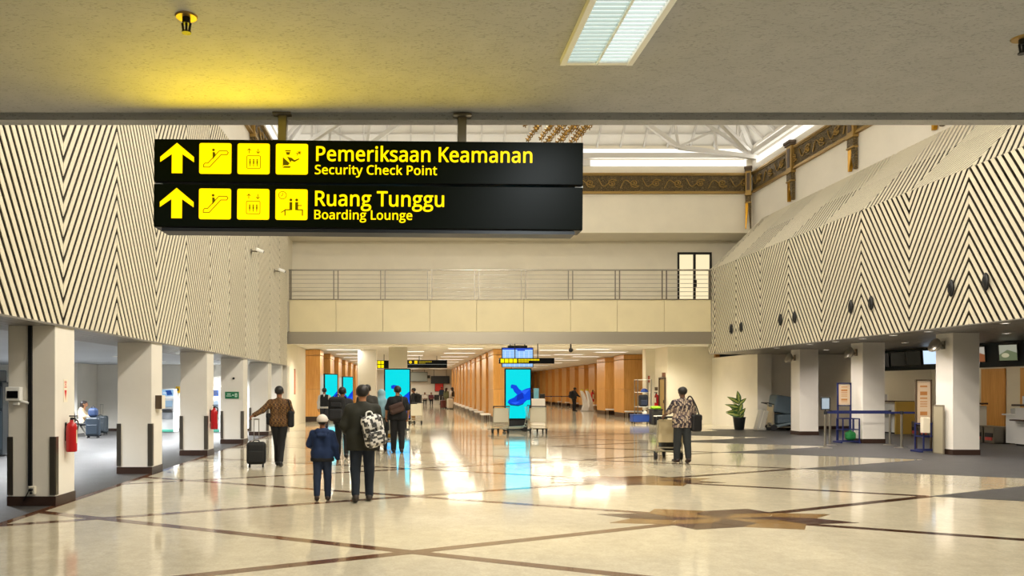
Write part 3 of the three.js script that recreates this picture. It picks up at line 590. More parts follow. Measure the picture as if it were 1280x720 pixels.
// sprinkler heads
{
  const mk = (x, d, label) => { const o = thing('sprinkler_head', label, 'sprinkler', [x, YFS, -d], 0, 'sprinklers in the plaster ceiling');
    part('plate', cyl(0.055, 0.05, 0.008, 0, -0.004, 0, 20), M.goldTrim, o);
    part('body', [cyl(0.02, 0.02, 0.03, 0, -0.022, 0, 12), rod([-0.02, -0.035, 0], [-0.014, -0.075, 0], 0.006, 6), rod([0.02, -0.035, 0], [0.014, -0.075, 0], 0.006, 6), cyl(0.024, 0.024, 0.006, 0, -0.08, 0, 12), cyl(0.006, 0.006, 0.045, 0, -0.055, 0, 6)], M.black, o); return o; };
  mk(atX(233, 3.72), 3.72, 'sprinkler head with a brass plate above the direction sign');
  mk(atX(1279, 3.95), 3.95, 'sprinkler head with a brass plate far from the direction sign');
  mk(atX(637, 3.38), 3.38, 'sprinkler head with a brass plate beside the louvred ceiling light');
}
// chandelier of gold coils
{
  const c = thing('chandelier', 'gold chandelier of twisted hanging coils under the roof', 'chandelier', [3.5, 7.35, -18]);
  const helix = []; for (let k = 0; k <= 60; k++) { const t = k / 60, a = t * Math.PI * 12; helix.push([0.055 * Math.cos(a), -0.24 + 0.48 * t, 0.055 * Math.sin(a)]); }
  const coilGold = mat(0x8a6a2c, 0.35, { metalness: 0.7 });
  const coil = G(tube(helix, 0.014, 150, 5), cyl(0.02, 0.02, 0.5, 0, 0, 0, 6)); rot(coil, 0, 0, -0.6); coil.keepUV = true;
  for (const [y, xs] of [[0.15, [-0.3, 0.0, 0.3]], [0.42, [-0.6, -0.3, 0, 0.3, 0.6]], [0.72, [-0.7, -0.42, -0.1, 0.2, 0.5, 0.75]]]) for (const x of xs) { const o = part('coil', coil, coilGold, c); o.position.set(x, y, (x * 7.3 + y * 3) % 0.35); part('coil', coil, coilGold, c).position.set(x + 0.1, y + 0.05, 0.35 + (x * 5.1) % 0.3); }
  part('ring', mov(rot(new THREE.TorusGeometry(0.75, 0.03, 8, 40), Math.PI / 2), 0, 1.05, 0.1), M.gold, c);
  for (let k = 0; k < 8; k++) { const a = k * Math.PI / 4; part('wire', rod([0.75 * Math.cos(a), 1.05, 0.1 + 0.75 * Math.sin(a)], [0, 3.4, 0.1], 0.006, 5), M.gold, c); }
  for (const x of [-0.45, -0.12, 0.2, 0.5]) part('wire', rod([x, -0.02, 0.1], [x, 1.05, 0.1], 0.005, 5), M.gold, c);
  part('stem', rod([0, 3.35, 0.1], [0, YE + RISE - 7.35, 0.1], 0.02), M.gold, c);
  part('lamp_globe', ball(0.1, 0.42, 0.62, 0.3, 14), glow([1, 0.72, 0.25], 1.0), c);
}
// ================================================================ FAR HALL
const wp = (w, h, d, x, y, z) => rbox(w, h, d, 0.01, x, y, z, 1);
function woodColumn(x0, x1, d, depth, label, group) {
  const w = x1 - x0, o = structGroup('column_wood', label, [(x0 + x1) / 2, 0, -d]); if (group) o.userData.group = group;
  part('panel', wp(w, 1.3, depth, 0, 0.9, -depth / 2), M.wood, o);
  part('panel', wp(w, 1.62, depth, 0, 2.37, -depth / 2), M.wood, o);
  part('panel', wp(w + 0.02, 0.26, depth + 0.02, 0, 3.33, -depth / 2), M.wood, o);
  part('plinth', box(w - 0.04, 0.25, depth - 0.04, 0, 0.125, -depth / 2), M.skirting, o);
  return o;
}
let benchProto = null;
function ledge(x, d, w, dp, label, group) {
  if (benchProto && benchProto.w === w && benchProto.dp === dp) return dup(benchProto.o, [x, 0, -d], 0, label, group);
  const o = thing('ledge_bench', label, 'bench', [x, 0, -d], 0, group);
  part('seat', rbox(w, 0.07, dp, 0.015, 0, 0.34, 0), M.white, o);
  for (const [a, b] of [[-1, -1], [-1, 1], [1, -1], [1, 1]]) part('leg', box(0.05, 0.31, 0.05, a * (w / 2 - 0.07), 0.155, b * (dp / 2 - 0.07)), M.steel, o);
  benchProto = { o, w, dp }; return o;
}
for (let k = 0; k < 11; k++) { const d = 36 + 3.6 * k; woodColumn(3.85, 4.75, d, 2.3, `orange wooden pier between the two aisles, ${nth[k]} from the bridge`, 'wooden piers between the aisles'); }
struct('wall_far_middle', span(4.35, 4.55, 0, YH, -36.5, -98), M.wood, 'wooden partition between the piers of the far hall');
for (let k = 0; k < 11; k++) ledge(3.58, 37.1 + 3.6 * k, 0.46, 1.0, `white ledge bench at the ${nth[k]} pier between the aisles`, 'ledge benches along the middle piers');
for (let k = 0; k < 8; k++) woodColumn(-6.4, -4.4, 36.4 + 4.6 * k, k === 0 ? 1.4 : 2.0, k === 0 ? 'first glossy wooden pier beside the pale wall on the left' : `glossy wooden pier along the left wall of the far hall, ${nth[k]} from the bridge`, 'wooden piers along the left wall');
for (let k = 1; k < 7; k++) ledge(-4.14, 37.2 + 4.6 * k, 0.46, 1.0, `white ledge bench at the ${nth[k]} pier along the left wall`, 'ledge benches along the left wall');
woodColumn(11.62, 12.95, 41.7, 2.0, 'broad wooden pier beside the display shelf'); woodColumn(11.62, 12.9, 45.8, 2.0, 'broad wooden pier with the ledge bench, behind the display shelf pier');
for (let k = 0; k < 10; k++) woodColumn(13.7, 14.9, 57 + 3.5 * k, 2.0, `glossy wooden pier along the right wall, ${nth[k]} after the kiosks`, 'wooden piers along the right wall');
struct('wall_far_recess', [span(12.5, 16, 0, YH, -49, -49.2), span(14.6, 14.8, 0, YH, -49, -98)], M.wood, 'wooden wall behind the right piers');
ledge(12.2, 41.3, 1.2, 0.46, 'white ledge bench in front of the broad pier by the display shelf'); ledge(12.2, 45.4, 1.2, 0.46, 'white ledge bench before the second broad pier');
for (let k = 0; k < 5; k++) ledge(14.05, 56.7 + 3.5 * k, 1.0, 0.46, `white ledge bench at the ${nth[k]} right wall pier after the kiosks`, 'ledge benches along the right wall');
// square columns in the left aisle
column('white square column in the left aisle of the far hall', -2.63, 36.8, YH, { side: 1, w: 0.89, depth: 0.9, plain: true });
column('grey square column behind the left advertising screen', -1.06, 34.6, YH, { side: 1, w: 0.84, depth: 0.84, plain: true, m: mat(0xbdb7a6, 0.7, { map: T.paint }) });
// advertising screens
function adTex(kind) {
  return canvasTex(256, 512, (c, W, H) => {
    c.fillStyle = '#00d8e0'; c.fillRect(0, 0, W, H);
    c.fillStyle = '#0a44d8';
    if (kind === 0) {
      poly(c, [[50, 170], [62, 155], [110, 165], [140, 205], [165, 222], [215, 200], [256, 190], [256, 318], [220, 322], [190, 350], [140, 372], [60, 366], [18, 345], [30, 318], [90, 290], [118, 262], [86, 232], [72, 200], [52, 196]]);
      c.fillStyle = '#0b2fae'; poly(c, [[120, 270], [175, 240], [190, 300], [110, 330]]); c.fillStyle = '#2b62ee'; poly(c, [[150, 225], [250, 205], [200, 262]]); poly(c, [[50, 345], [150, 338], [100, 366]]);
      c.fillStyle = '#123a7a'; poly(c, [[18, 345], [60, 366], [140, 372], [190, 350], [180, 366], [130, 384], [50, 376]]);
    } else {
      poly(c, [[0, 330], [40, 290], [70, 310], [120, 350], [170, 300], [256, 230], [256, 420], [0, 420]]);
      c.fillStyle = '#1560e8'; poly(c, [[0, 380], [80, 330], [140, 400], [256, 320], [256, 512], [0, 512]]);
      c.fillStyle = '#00d8e0'; poly(c, [[60, 512], [140, 440], [200, 425], [256, 512]]);
      if (kind === 1) { c.fillStyle = '#0b3fd0'; poly(c, [[62, 170], [88, 160], [130, 168], [150, 200], [120, 235], [104, 205], [64, 200]]); }
    }
  });
}
function totem(label, x, d, turn, w, h, y0, tex, group) {
  const o = thing('advertising_screen', label, 'screen', [x, 0, -d], turn, group);
  part('housing', [rbox(w, h, 0.12, 0.01, 0, y0 + h / 2, -0.065, 1)], M.blackGloss, o);
  part('display', planeUV(w - 0.1, h - 0.12, 0, y0 + h / 2 + 0.01, 0.002), screenMat(tex, 1.0), o);
  part('stand', [box(w * 0.7, y0, 0.1, 0, y0 / 2, -0.07), rbox(w * 0.9, 0.04, 0.5, 0.01, 0, 0.02, -0.07)], M.black, o);
  const dir = V(0, 0, 1).applyAxisAngle(V(0, 1, 0), turn);
  areaLight([0.02, 0.6, 0.8], POWER.screen, w - 0.1, h - 0.12, [x + dir.x * 0.03, y0 + h / 2, -d + dir.z * 0.03], [dir.x, 0, dir.z]);
  return o;
}
totem('tall cyan advertising screen with a blue flying shape behind two luggage carts', 4.09, 29.3, 0, 1.04, 2.0, 0.38, adTex(0));
totem('tall cyan advertising screen with blue hills in front of the grey column', -0.57, 29.5, 0, 1.04, 2.0, 0.38, adTex(1));
totem('slim cyan advertising screen by the second wooden pier on the left', -4.19, 39.4, 0.95, 1.04, 2.0, 0.36, adTex(2));
totem('slim cyan advertising screen by the white column, farther down the left wall', -4.12, 48.9, 0.95, 1.04, 2.0, 0.36, adTex(2));
// far signs and flight boards
function farSign(label, px0, px1, py0, py1, d, rodsPx, draw, ceil, rows = 1) {
  const w = (px1 - px0) * d / FOCAL, h = (py1 - py0) * d / FOCAL, o = thing('overhead_sign', label, 'sign', [atX((px0 + px1) / 2, d), atY((py0 + py1) / 2, d), -d]);
  part('cabinet', rbox(w, h, 0.14, 0.008, 0, 0, -0.075, 1), M.blackGloss, o);
  part('face', planeUV(w - 0.02, h - 0.02, 0, 0, 0.002), screenMat(canvasTex(512, Math.max(32, Math.round(512 * h / w)), draw), 1.1), o);
  rodsPx.forEach((px) => { const x = atX(px, d) - o.position.x; part('rod', rod([x, h / 2 - 0.01, -0.07], [x, ceil - o.position.y, -0.07], 0.02, 6), M.black, o); });
  return o;
}
farSign('narrow black sign with glowing yellow strip under the bridge beam', 624, 693, 447.5, 454.5, 29.9, [644, 672.5], (c, W, H) => { c.fillStyle = '#050505'; c.fillRect(0, 0, W, H); c.fillStyle = YEL; for (let k = 0; k < 4; k++) c.fillRect(10 + k * 40, 6, 34, H - 12); for (let k = 0; k < 20; k++) c.fillRect(176 + k * 10, 8, 7, H * 0.32); for (let k = 0; k < 10; k++) c.fillRect(176 + k * 10, H * 0.58, 7, H * 0.24); }, 3.37);
farSign('wide black overhead sign with one yellow square over the left aisle', 509, 559, 450, 460, 44, [524, 546], (c, W, H) => { c.fillStyle = '#0a0b09'; c.fillRect(0, 0, W, H); c.fillStyle = '#8f8f86'; c.fillRect(0, H * 0.52, W, 4); c.fillStyle = '#e0c000'; dot(c, 40, H * 0.26, 20); c.fillRect(90, 6, 40, H * 0.42); c.fillStyle = '#a08c10'; for (let k = 0; k < 12; k++) c.fillRect(150 + k * 14, H * 0.14, 10, H * 0.14); for (let k = 0; k < 7; k++) c.fillRect(150 + k * 12, H * 0.34, 8, H * 0.1); }, YH);
farSign('black overhead sign with two rows of yellow pictograms beside the white column', 459, 486, 450.5, 460.5, 42, [465, 480], (c, W, H) => { c.fillStyle = '#0a0b09'; c.fillRect(0, 0, W, H); c.fillStyle = YEL; for (let r = 0; r < 2; r++) for (let k = 0; k < 5; k++) c.fillRect(12 + k * 80, 10 + r * H / 2, 64, H / 2 - 18); }, YH);
{
  const o = thing('flight_board', 'pale blue flight information screens hung behind the yellow sign', 'screen', [atX(647, 31.2), 2.35, -31.2]), w = 1.24;
  const tx = canvasTex(512, 256, (c, W, H) => { c.fillStyle = '#a9d4ff'; c.fillRect(0, 0, W, H); c.fillStyle = '#3554c8'; c.fillRect(0, 0, W, 30); c.fillRect(250, 30, 130, 22); c.fillStyle = '#7fb0f4'; for (let k = 0; k < 9; k++) c.fillRect(0, 60 + k * 22, W, 8); c.fillStyle = '#cfe6ff'; for (let k = 0; k < 6; k++) c.fillRect(40 + k * 80, 60, 10, H); });
  const a = part('display', planeUV(w, 0.55, 0, 0.63, 0.002), screenMat(tx, 0.95), o); void a;
  part('display', planeUV(w, 0.16, 0, 0.22, 0.002), screenMat(tx, 0.9), o);
  part('housing', [rbox(w + 0.06, 0.6, 0.1, 0.01, 0, 0.63, -0.055, 1), rbox(w + 0.06, 0.2, 0.1, 0.01, 0, 0.22, -0.055, 1), box(0.8, 0.08, 0.1, 0, 0.97, -0.05)], M.black, o);
  part('rod', rod([-0.3, 0.95, -0.05], [-0.3, YH - 2.35, -0.05], 0.02), M.black, o); part('rod', rod([0.3, 0.95, -0.05], [0.3, YH - 2.35, -0.05], 0.02), M.black, o);
}
{
  const cam = thing('dome_camera', 'small black dome camera on a rod under the bridge beam', 'camera', [atX(713.5, 30.05), 3.36, -30.05]);
  part('rod', rod([0, 0, 0], [0, -0.2, 0], 0.03, 8), M.black, cam); part('housing', [cyl(0.06, 0.09, 0.07, 0, -0.2, 0), ball(0.085, 0, -0.25, 0)], M.black, cam);
}
// end wall boards
const board = (name, label, cat, px0, px1, py0, py1, d, m, extra) => { const w = (px1 - px0) * d / FOCAL, h = (py1 - py0) * d / FOCAL, o = thing(name, label, cat, [atX((px0 + px1) / 2, d), atY((py0 + py1) / 2, d), -d]); part('frame', rbox(w, h, 0.08, 0.01, 0, 0, -0.045, 1), M.black, o); part('face', planeUV(w - 0.08, h - 0.08, 0, 0, 0.001), m, o); if (extra) extra(o, w, h); return o; };
board('grey_screen', 'switched-off grey projection screen hung on the far end wall', 'screen', 512, 534.5, 465, 477, 76.5, mat(0x8d938c, 0.5), (o, w, h) => { part('bracket', [box(0.3, 0.3, 0.06, w / 2 + 0.1, 0, -0.02)], M.black, o); part('rod', [rod([-w / 3, h / 2 - 0.02, -0.04], [-w / 3, YH - o.position.y, -0.04], 0.02), rod([w / 3, h / 2 - 0.02, -0.04], [w / 3, YH - o.position.y, -0.04], 0.02)], M.black, o); });
board('dark_board', 'blank dark board on the far end wall above the red panel', 'board', 538.5, 562, 470, 479.5, 76.6, mat(0x20262a, 0.5), (o, w, h) => part('rod', [rod([-w / 3, h / 2, -0.04], [-w / 3, YH - o.position.y, -0.04], 0.02), rod([w / 3, h / 2, -0.04], [w / 3, YH - o.position.y, -0.04], 0.02)], M.black, o));
board('red_banner', 'bright red banner low on the far end wall', 'banner', 543.5, 554.5, 479, 489.5, 76.91, mat(0xe03a34, 0.6));
// ================================================================ PEOPLE
function surface(field, lo, hi, cell) {                   // surface nets over a distance field
  const n = [0, 1, 2].map((i) => Math.max(2, Math.ceil((hi[i] - lo[i]) / cell) + 1)), [nx, ny, nzz] = n, f = new Float32Array(nx * ny * nzz);
  const id = (i, j, k) => i + nx * (j + ny * k);
  for (let k = 0; k < nzz; k++) for (let j = 0; j < ny; j++) for (let i = 0; i < nx; i++) f[id(i, j, k)] = field(lo[0] + i * cell, lo[1] + j * cell, lo[2] + k * cell);
  const vid = new Int32Array(nx * ny * nzz).fill(-1), pos = [], idx = [];
  const C = [[0, 0, 0], [1, 0, 0], [0, 1, 0], [1, 1, 0], [0, 0, 1], [1, 0, 1], [0, 1, 1], [1, 1, 1]], E = [[0, 1], [2, 3], [4, 5], [6, 7], [0, 2], [1, 3], [4, 6], [5, 7], [0, 4], [1, 5], [2, 6], [3, 7]];
  for (let k = 0; k < nzz - 1; k++) for (let j = 0; j < ny - 1; j++) for (let i = 0; i < nx - 1; i++) {
    const v = C.map(([a, b, c]) => f[id(i + a, j + b, k + c)]); let m = 0; for (let q = 0; q < 8; q++) if (v[q] < 0) m |= 1 << q;
    if (m === 0 || m === 255) continue;
    let x = 0, y = 0, z = 0, c = 0;
    for (const [a, b] of E) if ((v[a] < 0) !== (v[b] < 0)) { const t = v[a] / (v[a] - v[b]); x += C[a][0] + t * (C[b][0] - C[a][0]); y += C[a][1] + t * (C[b][1] - C[a][1]); z += C[a][2] + t * (C[b][2] - C[a][2]); c++; }
    vid[id(i, j, k)] = pos.length / 3; pos.push(lo[0] + (i + x / c) * cell, lo[1] + (j + y / c) * cell, lo[2] + (k + z / c) * cell);
  }
  const quad = (a, b, c, d, flip) => { if (a < 0 || b < 0 || c < 0 || d < 0) return; flip ? idx.push(a, c, b, a, d, c) : idx.push(a, b, c, a, c, d); };
  for (let k = 1; k < nzz - 1; k++) for (let j = 1; j < ny - 1; j++) for (let i = 1; i < nx - 1; i++) {
    const s = f[id(i, j, k)] < 0;
    if (s !== (f[id(i + 1, j, k)] < 0)) quad(vid[id(i, j - 1, k - 1)], vid[id(i, j, k - 1)], vid[id(i, j, k)], vid[id(i, j - 1, k)], !s);
    if (s !== (f[id(i, j + 1, k)] < 0)) quad(vid[id(i - 1, j, k - 1)], vid[id(i - 1, j, k)], vid[id(i, j, k)], vid[id(i, j, k - 1)], !s);
    if (s !== (f[id(i, j, k + 1)] < 0)) quad(vid[id(i - 1, j - 1, k)], vid[id(i, j - 1, k)], vid[id(i, j, k)], vid[id(i - 1, j, k)], !s);
  }
  const g = new THREE.BufferGeometry(); g.setAttribute('position', new THREE.Float32BufferAttribute(pos, 3)); g.setIndex(idx); g.computeVertexNormals();
  const uv = new Float32Array(pos.length / 3 * 2); for (let i = 0; i < pos.length / 3; i++) { uv[2 * i] = pos[3 * i]; uv[2 * i + 1] = pos[3 * i + 1]; } g.setAttribute('uv', new THREE.BufferAttribute(uv, 2));
  g.keepUV = true; return g;
}
const bone = (a, b, ra, rb = ra) => ({ a, b, ra, rb });
function boneDist(o, x, y, z) {
  const bx = o.b[0] - o.a[0], by = o.b[1] - o.a[1], bz = o.b[2] - o.a[2], px = x - o.a[0], py = y - o.a[1], pz = z - o.a[2];
  const L = bx * bx + by * by + bz * bz, t = L > 0 ? Math.max(0, Math.min(1, (px * bx + py * by + pz * bz) / L)) : 0;
  return Math.hypot(px - t * bx, py - t * by, pz - t * bz) - (o.ra + t * (o.rb - o.ra));
}
const smin = (a, b, k) => { const h = Math.max(0, k - Math.abs(a - b)) / k; return Math.min(a, b) - h * h * k * 0.25; };
function bonesField(bones, k, clip) { return (x, y, z) => { let d = 9; for (const b of bones) { const e = boneDist(b, x, y, z); d = d > 8 ? e : smin(d, e, k); } return clip ? clip(d, x, y, z) : d; }; }
function boundsOf(bones, pad = 0.03) { const lo = [9, 9, 9], hi = [-9, -9, -9]; for (const b of bones) for (const [p, r] of [[b.a, b.ra], [b.b, b.rb]]) for (let i = 0; i < 3; i++) { lo[i] = Math.min(lo[i], p[i] - r - pad); hi[i] = Math.max(hi[i], p[i] + r + pad); } return [lo, hi]; }
function blob(bones, cell, k = 0.03, clip) { const [lo, hi] = boundsOf(bones); return surface(bonesField(bones, k, clip), lo, hi, cell); }
function mergeSmooth(list) {                              // join indexed smooth surfaces
  const pos = [], nor = [], uv = [], idx = []; let o = 0;
  for (const g of list) { pos.push(...g.attributes.position.array); nor.push(...g.attributes.normal.array); uv.push(...g.attributes.uv.array); for (const i of g.index.array) idx.push(i + o); o += g.attributes.position.count; }
  const g = new THREE.BufferGeometry(); g.setAttribute('position', new THREE.Float32BufferAttribute(pos, 3)); g.setAttribute('normal', new THREE.Float32BufferAttribute(nor, 3)); g.setAttribute('uv', new THREE.Float32BufferAttribute(uv, 2)); g.setIndex(idx); g.keepUV = true; return g;
}
const lerp3 = (a, b, t) => a.map((v, i) => v + t * (b[i] - v));
function handBones(w, dir, inward, curl = 0.4) {
  const d = V(...dir).normalize(), n = V(...inward); n.addScaledVector(d, -n.dot(d)).normalize(); const s = V().crossVectors(d, n);
  if (s.z > 0) s.negate();                                // thumb side looks forward
  const P = (a, b, c) => [w[0] + d.x * a + n.x * b + s.x * c, w[1] + d.y * a + n.y * b + s.y * c, w[2] + d.z * a + n.z * b + s.z * c], out = [];
  out.push(bone(P(-0.02, 0, 0), P(0.03, 0, 0), 0.024, 0.026), bone(P(0.03, 0, -0.02), P(0.08, 0.002, -0.026), 0.016, 0.013), bone(P(0.03, 0, 0.015), P(0.08, 0.002, 0.022), 0.017, 0.013), bone(P(0.04, 0, 0), P(0.08, 0.002, 0), 0.016, 0.013));
  [[0.031, 0.040, 0.028], [0.011, 0.044, 0.031], [-0.010, 0.041, 0.029], [-0.029, 0.033, 0.023]].forEach(([c, l1, l2]) => {
    const k1 = P(0.085 + l1 * Math.cos(curl), 0.004 + l1 * Math.sin(curl), c * 1.08), e = curl * 2.4, k2 = P(0.085 + l1 * Math.cos(curl) + l2 * Math.cos(e), 0.004 + l1 * Math.sin(curl) + l2 * Math.sin(e), c * 1.1);
    out.push(bone(P(0.083, 0.003, c), k1, 0.0098, 0.0088), bone(k1, k2, 0.0088, 0.0075));
  });
  const t1 = P(0.055, 0.018, 0.052), t2 = P(0.085, 0.03, 0.056);
  out.push(bone(P(0.015, 0.004, 0.024), t1, 0.013, 0.0105), bone(t1, t2, 0.0105, 0.009));
  return out;
}
const skinA = mat(0x8a5a3c, 0.55), skinB = mat(0xa97552, 0.55), hairM = mat(0x120e0c, 0.55), eyeM = mat(0x15100e, 0.3);
const fabric = (color, rough = 0.85, map) => mat(color, rough, { map: map ?? null, bumpMap: T.cloth, bumpScale: 0.0015 });
// one person; standing height 1.65 in own units, scaled to o.h; faces -z
function person(o) {
  const s = (o.h ?? 1.65) / 1.65, g = thing('person', o.label, 'person', [o.x, o.y ?? 0, -o.d], o.turn ?? 0, o.group); g.scale.setScalar(s);
  const J = { shL: [-0.178, 1.325, 0.015], shR: [0.178, 1.325, 0.015], elL: [-0.235, 1.09, 0.04], elR: [0.235, 1.09, 0.04], haL: [-0.245, 0.86, -0.02], haR: [0.245, 0.86, -0.02], hipL: [-0.085, 0.88, 0], hipR: [0.085, 0.88, 0],
    knL: [-0.095, 0.48, -0.03], knR: [0.095, 0.48, -0.03], anL: [-0.1, 0.085, 0], anR: [0.1, 0.085, 0], toL: [-0.115, 0.035, -0.15], toR: [0.115, 0.035, -0.15], head: [0, 0, 0], lean: 0, ...(o.J ?? {}) };
  if (o.walk) { const q = o.walk, L = q > 0 ? 'L' : 'R', R = q > 0 ? 'R' : 'L', a = Math.abs(q), x = (n) => J['an' + n][0];
    Object.assign(J, { ['kn' + L]: [x(L), 0.48, -0.13 * a / 0.25], ['an' + L]: [x(L), 0.085, -a * 0.8], ['to' + L]: [x(L) * 1.1, 0.04, -a * 0.8 - 0.15], ['kn' + R]: [x(R), 0.47, 0.02], ['an' + R]: [x(R), 0.13, a], ['to' + R]: [x(R) * 1.1, 0.035, a - 0.12] }); }
  const cell = o.cell ?? 0.018, hd = J.head, H = (x, y, z) => [x + hd[0], y + hd[1], z + hd[2]], K = o.thick ?? 1;
  const skin = o.skin ?? skinA, ex = (r) => r;
  // body: one continuous skin surface from head to feet
  const torso = (e, low) => [bone([-0.085 * K, 1.255, 0.012], [-0.07 * K, 1.05, 0], 0.096 * K + e * 0.9, 0.088 * K + e), bone([0.085 * K, 1.255, 0.012], [0.07 * K, 1.05, 0], 0.096 * K + e * 0.9, 0.088 * K + e), bone([0, 1.365, 0.015], J.shL, 0.048 + e * 0.5, 0.052 + e * 0.6), bone([0, 1.365, 0.015], J.shR, 0.048 + e * 0.5, 0.052 + e * 0.6), bone([-0.08 * K, 0.94, 0.005], [0.08 * K, 0.94, 0.005], 0.105 * K + e, 0.105 * K + e), ...(low ? [bone([-0.07 * K, 0.95, 0], [-0.08 * K, low, 0.0], 0.1 * K + e, 0.105 * K + e), bone([0.07 * K, 0.95, 0], [0.08 * K, low, 0.0], 0.1 * K + e, 0.105 * K + e)] : [])];
  const limb = (a, b, c, r1, r2, r3) => [bone(a, b, r1, r2), bone(b, c, r2, r3)];
  const headB = [bone(H(0, 1.575, 0.022), H(0, 1.575, -0.03), 0.082, 0.078), bone(H(0, 1.535, -0.03), H(0, 1.495, -0.052), 0.066, 0.044), bone(H(0, 1.50, 0), H(0, 1.36, 0.015), 0.05, 0.056), bone(H(0, 1.55, -0.103), H(0, 1.525, -0.118), 0.011, 0.014), bone(H(-0.02, 1.497, -0.094), H(0.02, 1.497, -0.094), 0.009), bone(H(-0.03, 1.573, -0.098), H(0.03, 1.573, -0.098), 0.01), bone(H(-0.079, 1.56, 0.004), H(-0.086, 1.53, 0.002), 0.016, 0.01), bone(H(0.079, 1.56, 0.004), H(0.086, 1.53, 0.002), 0.016, 0.01)];
  const bodyB = [...torso(-0.012), bone([0, 1.3, 0.012], H(0, 1.43, 0.008), 0.062, 0.05), ...limb(J.shL, J.elL, J.haL, 0.05, 0.041, 0.027), ...limb(J.shR, J.elR, J.haR, 0.05, 0.041, 0.027), ...limb(J.hipL, J.knL, J.anL, 0.085, 0.056, 0.036), ...limb(J.hipR, J.knR, J.anR, 0.085, 0.056, 0.036), bone(J.anL, J.toL, 0.036, 0.026), bone(J.anR, J.toR, 0.036, 0.026)];
  const pieces = [blob(bodyB, cell, 0.035), blob(headB, Math.min(cell, 0.011), 0.025)];
  for (const q of ['L', 'R']) { const e = J['el' + q], h = J['ha' + q]; pieces.push(blob(handBones(h, h.map((v, i) => v - e[i]), o['palm' + q] ?? [q === 'L' ? 1 : -1, 0, 0], o['curl' + q] ?? 0.4), Math.min(cell, 0.0065), 0.008)); }
  part('body', mergeSmooth(pieces), skin, g);
  part('eye', ball(0.011, ...H(-0.03, 1.555, -0.096), 8), eyeM, g); part('eye', ball(0.011, ...H(0.03, 1.555, -0.096), 8), eyeM, g);
  const rough = (f, amp = 0.006, q = 7) => (x, y, z) => f(x, y, z) + amp * nz(x * q + 3.1, y * q * 0.7, z * q + (o.x ?? 0));
  // trousers
  const t = o.trousers; if (t) {
    const w = t.w ?? 1, bn = [bone([-0.075 * K, 0.95, 0], [0.075 * K, 0.95, 0], 0.112 * K), bone([-0.06, 1.02, 0], [0.06, 1.02, 0], 0.1 * K), ...limb(J.hipL, J.knL, lerp3(J.knL, J.anL, 0.97), 0.1 * w, 0.072 * w, 0.058 * w), ...limb(J.hipR, J.knR, lerp3(J.knR, J.anR, 0.97), 0.1 * w, 0.072 * w, 0.058 * w)], [lo, hi] = boundsOf(bn);
    part(t.skirt ? 'skirt' : 'trousers', surface(rough(bonesField(t.skirt ? [...bn, bone([0, 0.9, 0], [0, 0.14, 0], 0.14, 0.2)] : bn, 0.02), 0.006, 9), lo, hi, cell), t.m, g);
  }
  // top
  const u = o.top; if (u) {
    const e = u.e ?? 0.014, hem = u.hem ?? 0.86, tor = [...torso(e, hem - 0.02), bone([0, 1.33, 0.01], [0, 1.385, 0.012], 0.07 + e * 0.4, u.collar ?? 0.056)], A = [];
    for (const q of ['L', 'R']) { const sh = J['sh' + q], el = J['el' + q], ha = J['ha' + q], l = u.sleeve ?? 1; if (l > 0) A.push(bone(sh, lerp3(sh, el, Math.min(1, l)), 0.056 + e * 0.5, 0.052 + e * 0.5)); if (l >= 1) A.push(bone(el, lerp3(el, ha, 0.93), 0.051 + e * 0.5, 0.04 + e * 0.35)); }
    const [lo, hi] = boundsOf([...tor, ...A]), ft = bonesField(tor, 0.04), fa = bonesField(A, 0.03);
    part(u.name ?? 'shirt', surface(rough((x, y, z) => { let d = Math.max(ft(x, y, z), hem - y); if (A.length) d = smin(d, fa(x, y, z), 0.035); return d; }, u.fold ?? 0.007, 8), lo, hi, cell), u.m, g);
    if (u.band) part('hem_band', blob([bone([-0.085 * K, hem + 0.02, 0], [0.085 * K, hem + 0.02, 0], 0.108 * K + e), bone([-0.085 * K, hem + 0.05, 0], [0.085 * K, hem + 0.05, 0], 0.106 * K + e)], cell, 0.02, (d, x, y) => Math.max(d, hem - 0.015 - y, y - hem - 0.06)), u.band, g);
  }
  // vest over the shirt
  if (o.vest) { const tor = torso(0.035, 0.88), [lo, hi] = boundsOf(tor), ft = bonesField(tor, 0.04); part('vest', surface((x, y, z) => Math.max(ft(x, y, z), 0.93 - y, Math.abs(x) - 0.165), lo, hi, cell), o.vest, g); }
  // hair
  if (o.hair !== null) {
    const hm = o.hair?.m ?? hairM, len = o.hair?.len ?? 0, bn = [bone(H(0, 1.588, 0.024), H(0, 1.588, -0.028), 0.094, 0.084)]; if (len) bn.push(bone(H(0, 1.56, 0.05), H(0, 1.5 - len, 0.075), 0.085, 0.07));
    const [lo, hi] = boundsOf(bn);
    const fh = bonesField(bn, 0.03);
    part('hair', surface((x, y, z) => { const yy = y - hd[1], zz = z - hd[2]; return Math.max(fh(x, y, z) + 0.004 * nz(x * 60, y * 60, z * 60), (-0.052 - zz) - Math.max(0, yy - 1.585) * 2.2, (len ? 1.5 - len - 0.05 : 1.505) - yy); }, lo, hi, Math.min(cell, 0.012)), hm, g);
  }
  // shoes
  for (const q of ['L', 'R']) { const a = J['an' + q], tt = J['to' + q], heel = [a[0] + (a[0] - tt[0]) * 0.25, Math.max(0.03, tt[1] + (a[1] - tt[1]) * 0.35), a[2] + (a[2] - tt[2]) * 0.28];
    const bn = [bone(heel, lerp3(heel, tt, 0.5), 0.04, 0.043), bone(lerp3(heel, tt, 0.5), tt, 0.043, 0.034), bone(a, lerp3(heel, a, 0.3), 0.046, 0.042)];
    part('shoe', blob(bn, Math.min(cell, 0.013), 0.03, (d, x, y) => Math.max(d, 0.001 - y)), o.shoes ?? M.black, g); }
  if (o.more) o.more(g, { J, H, cell, torso });
  return g;
}
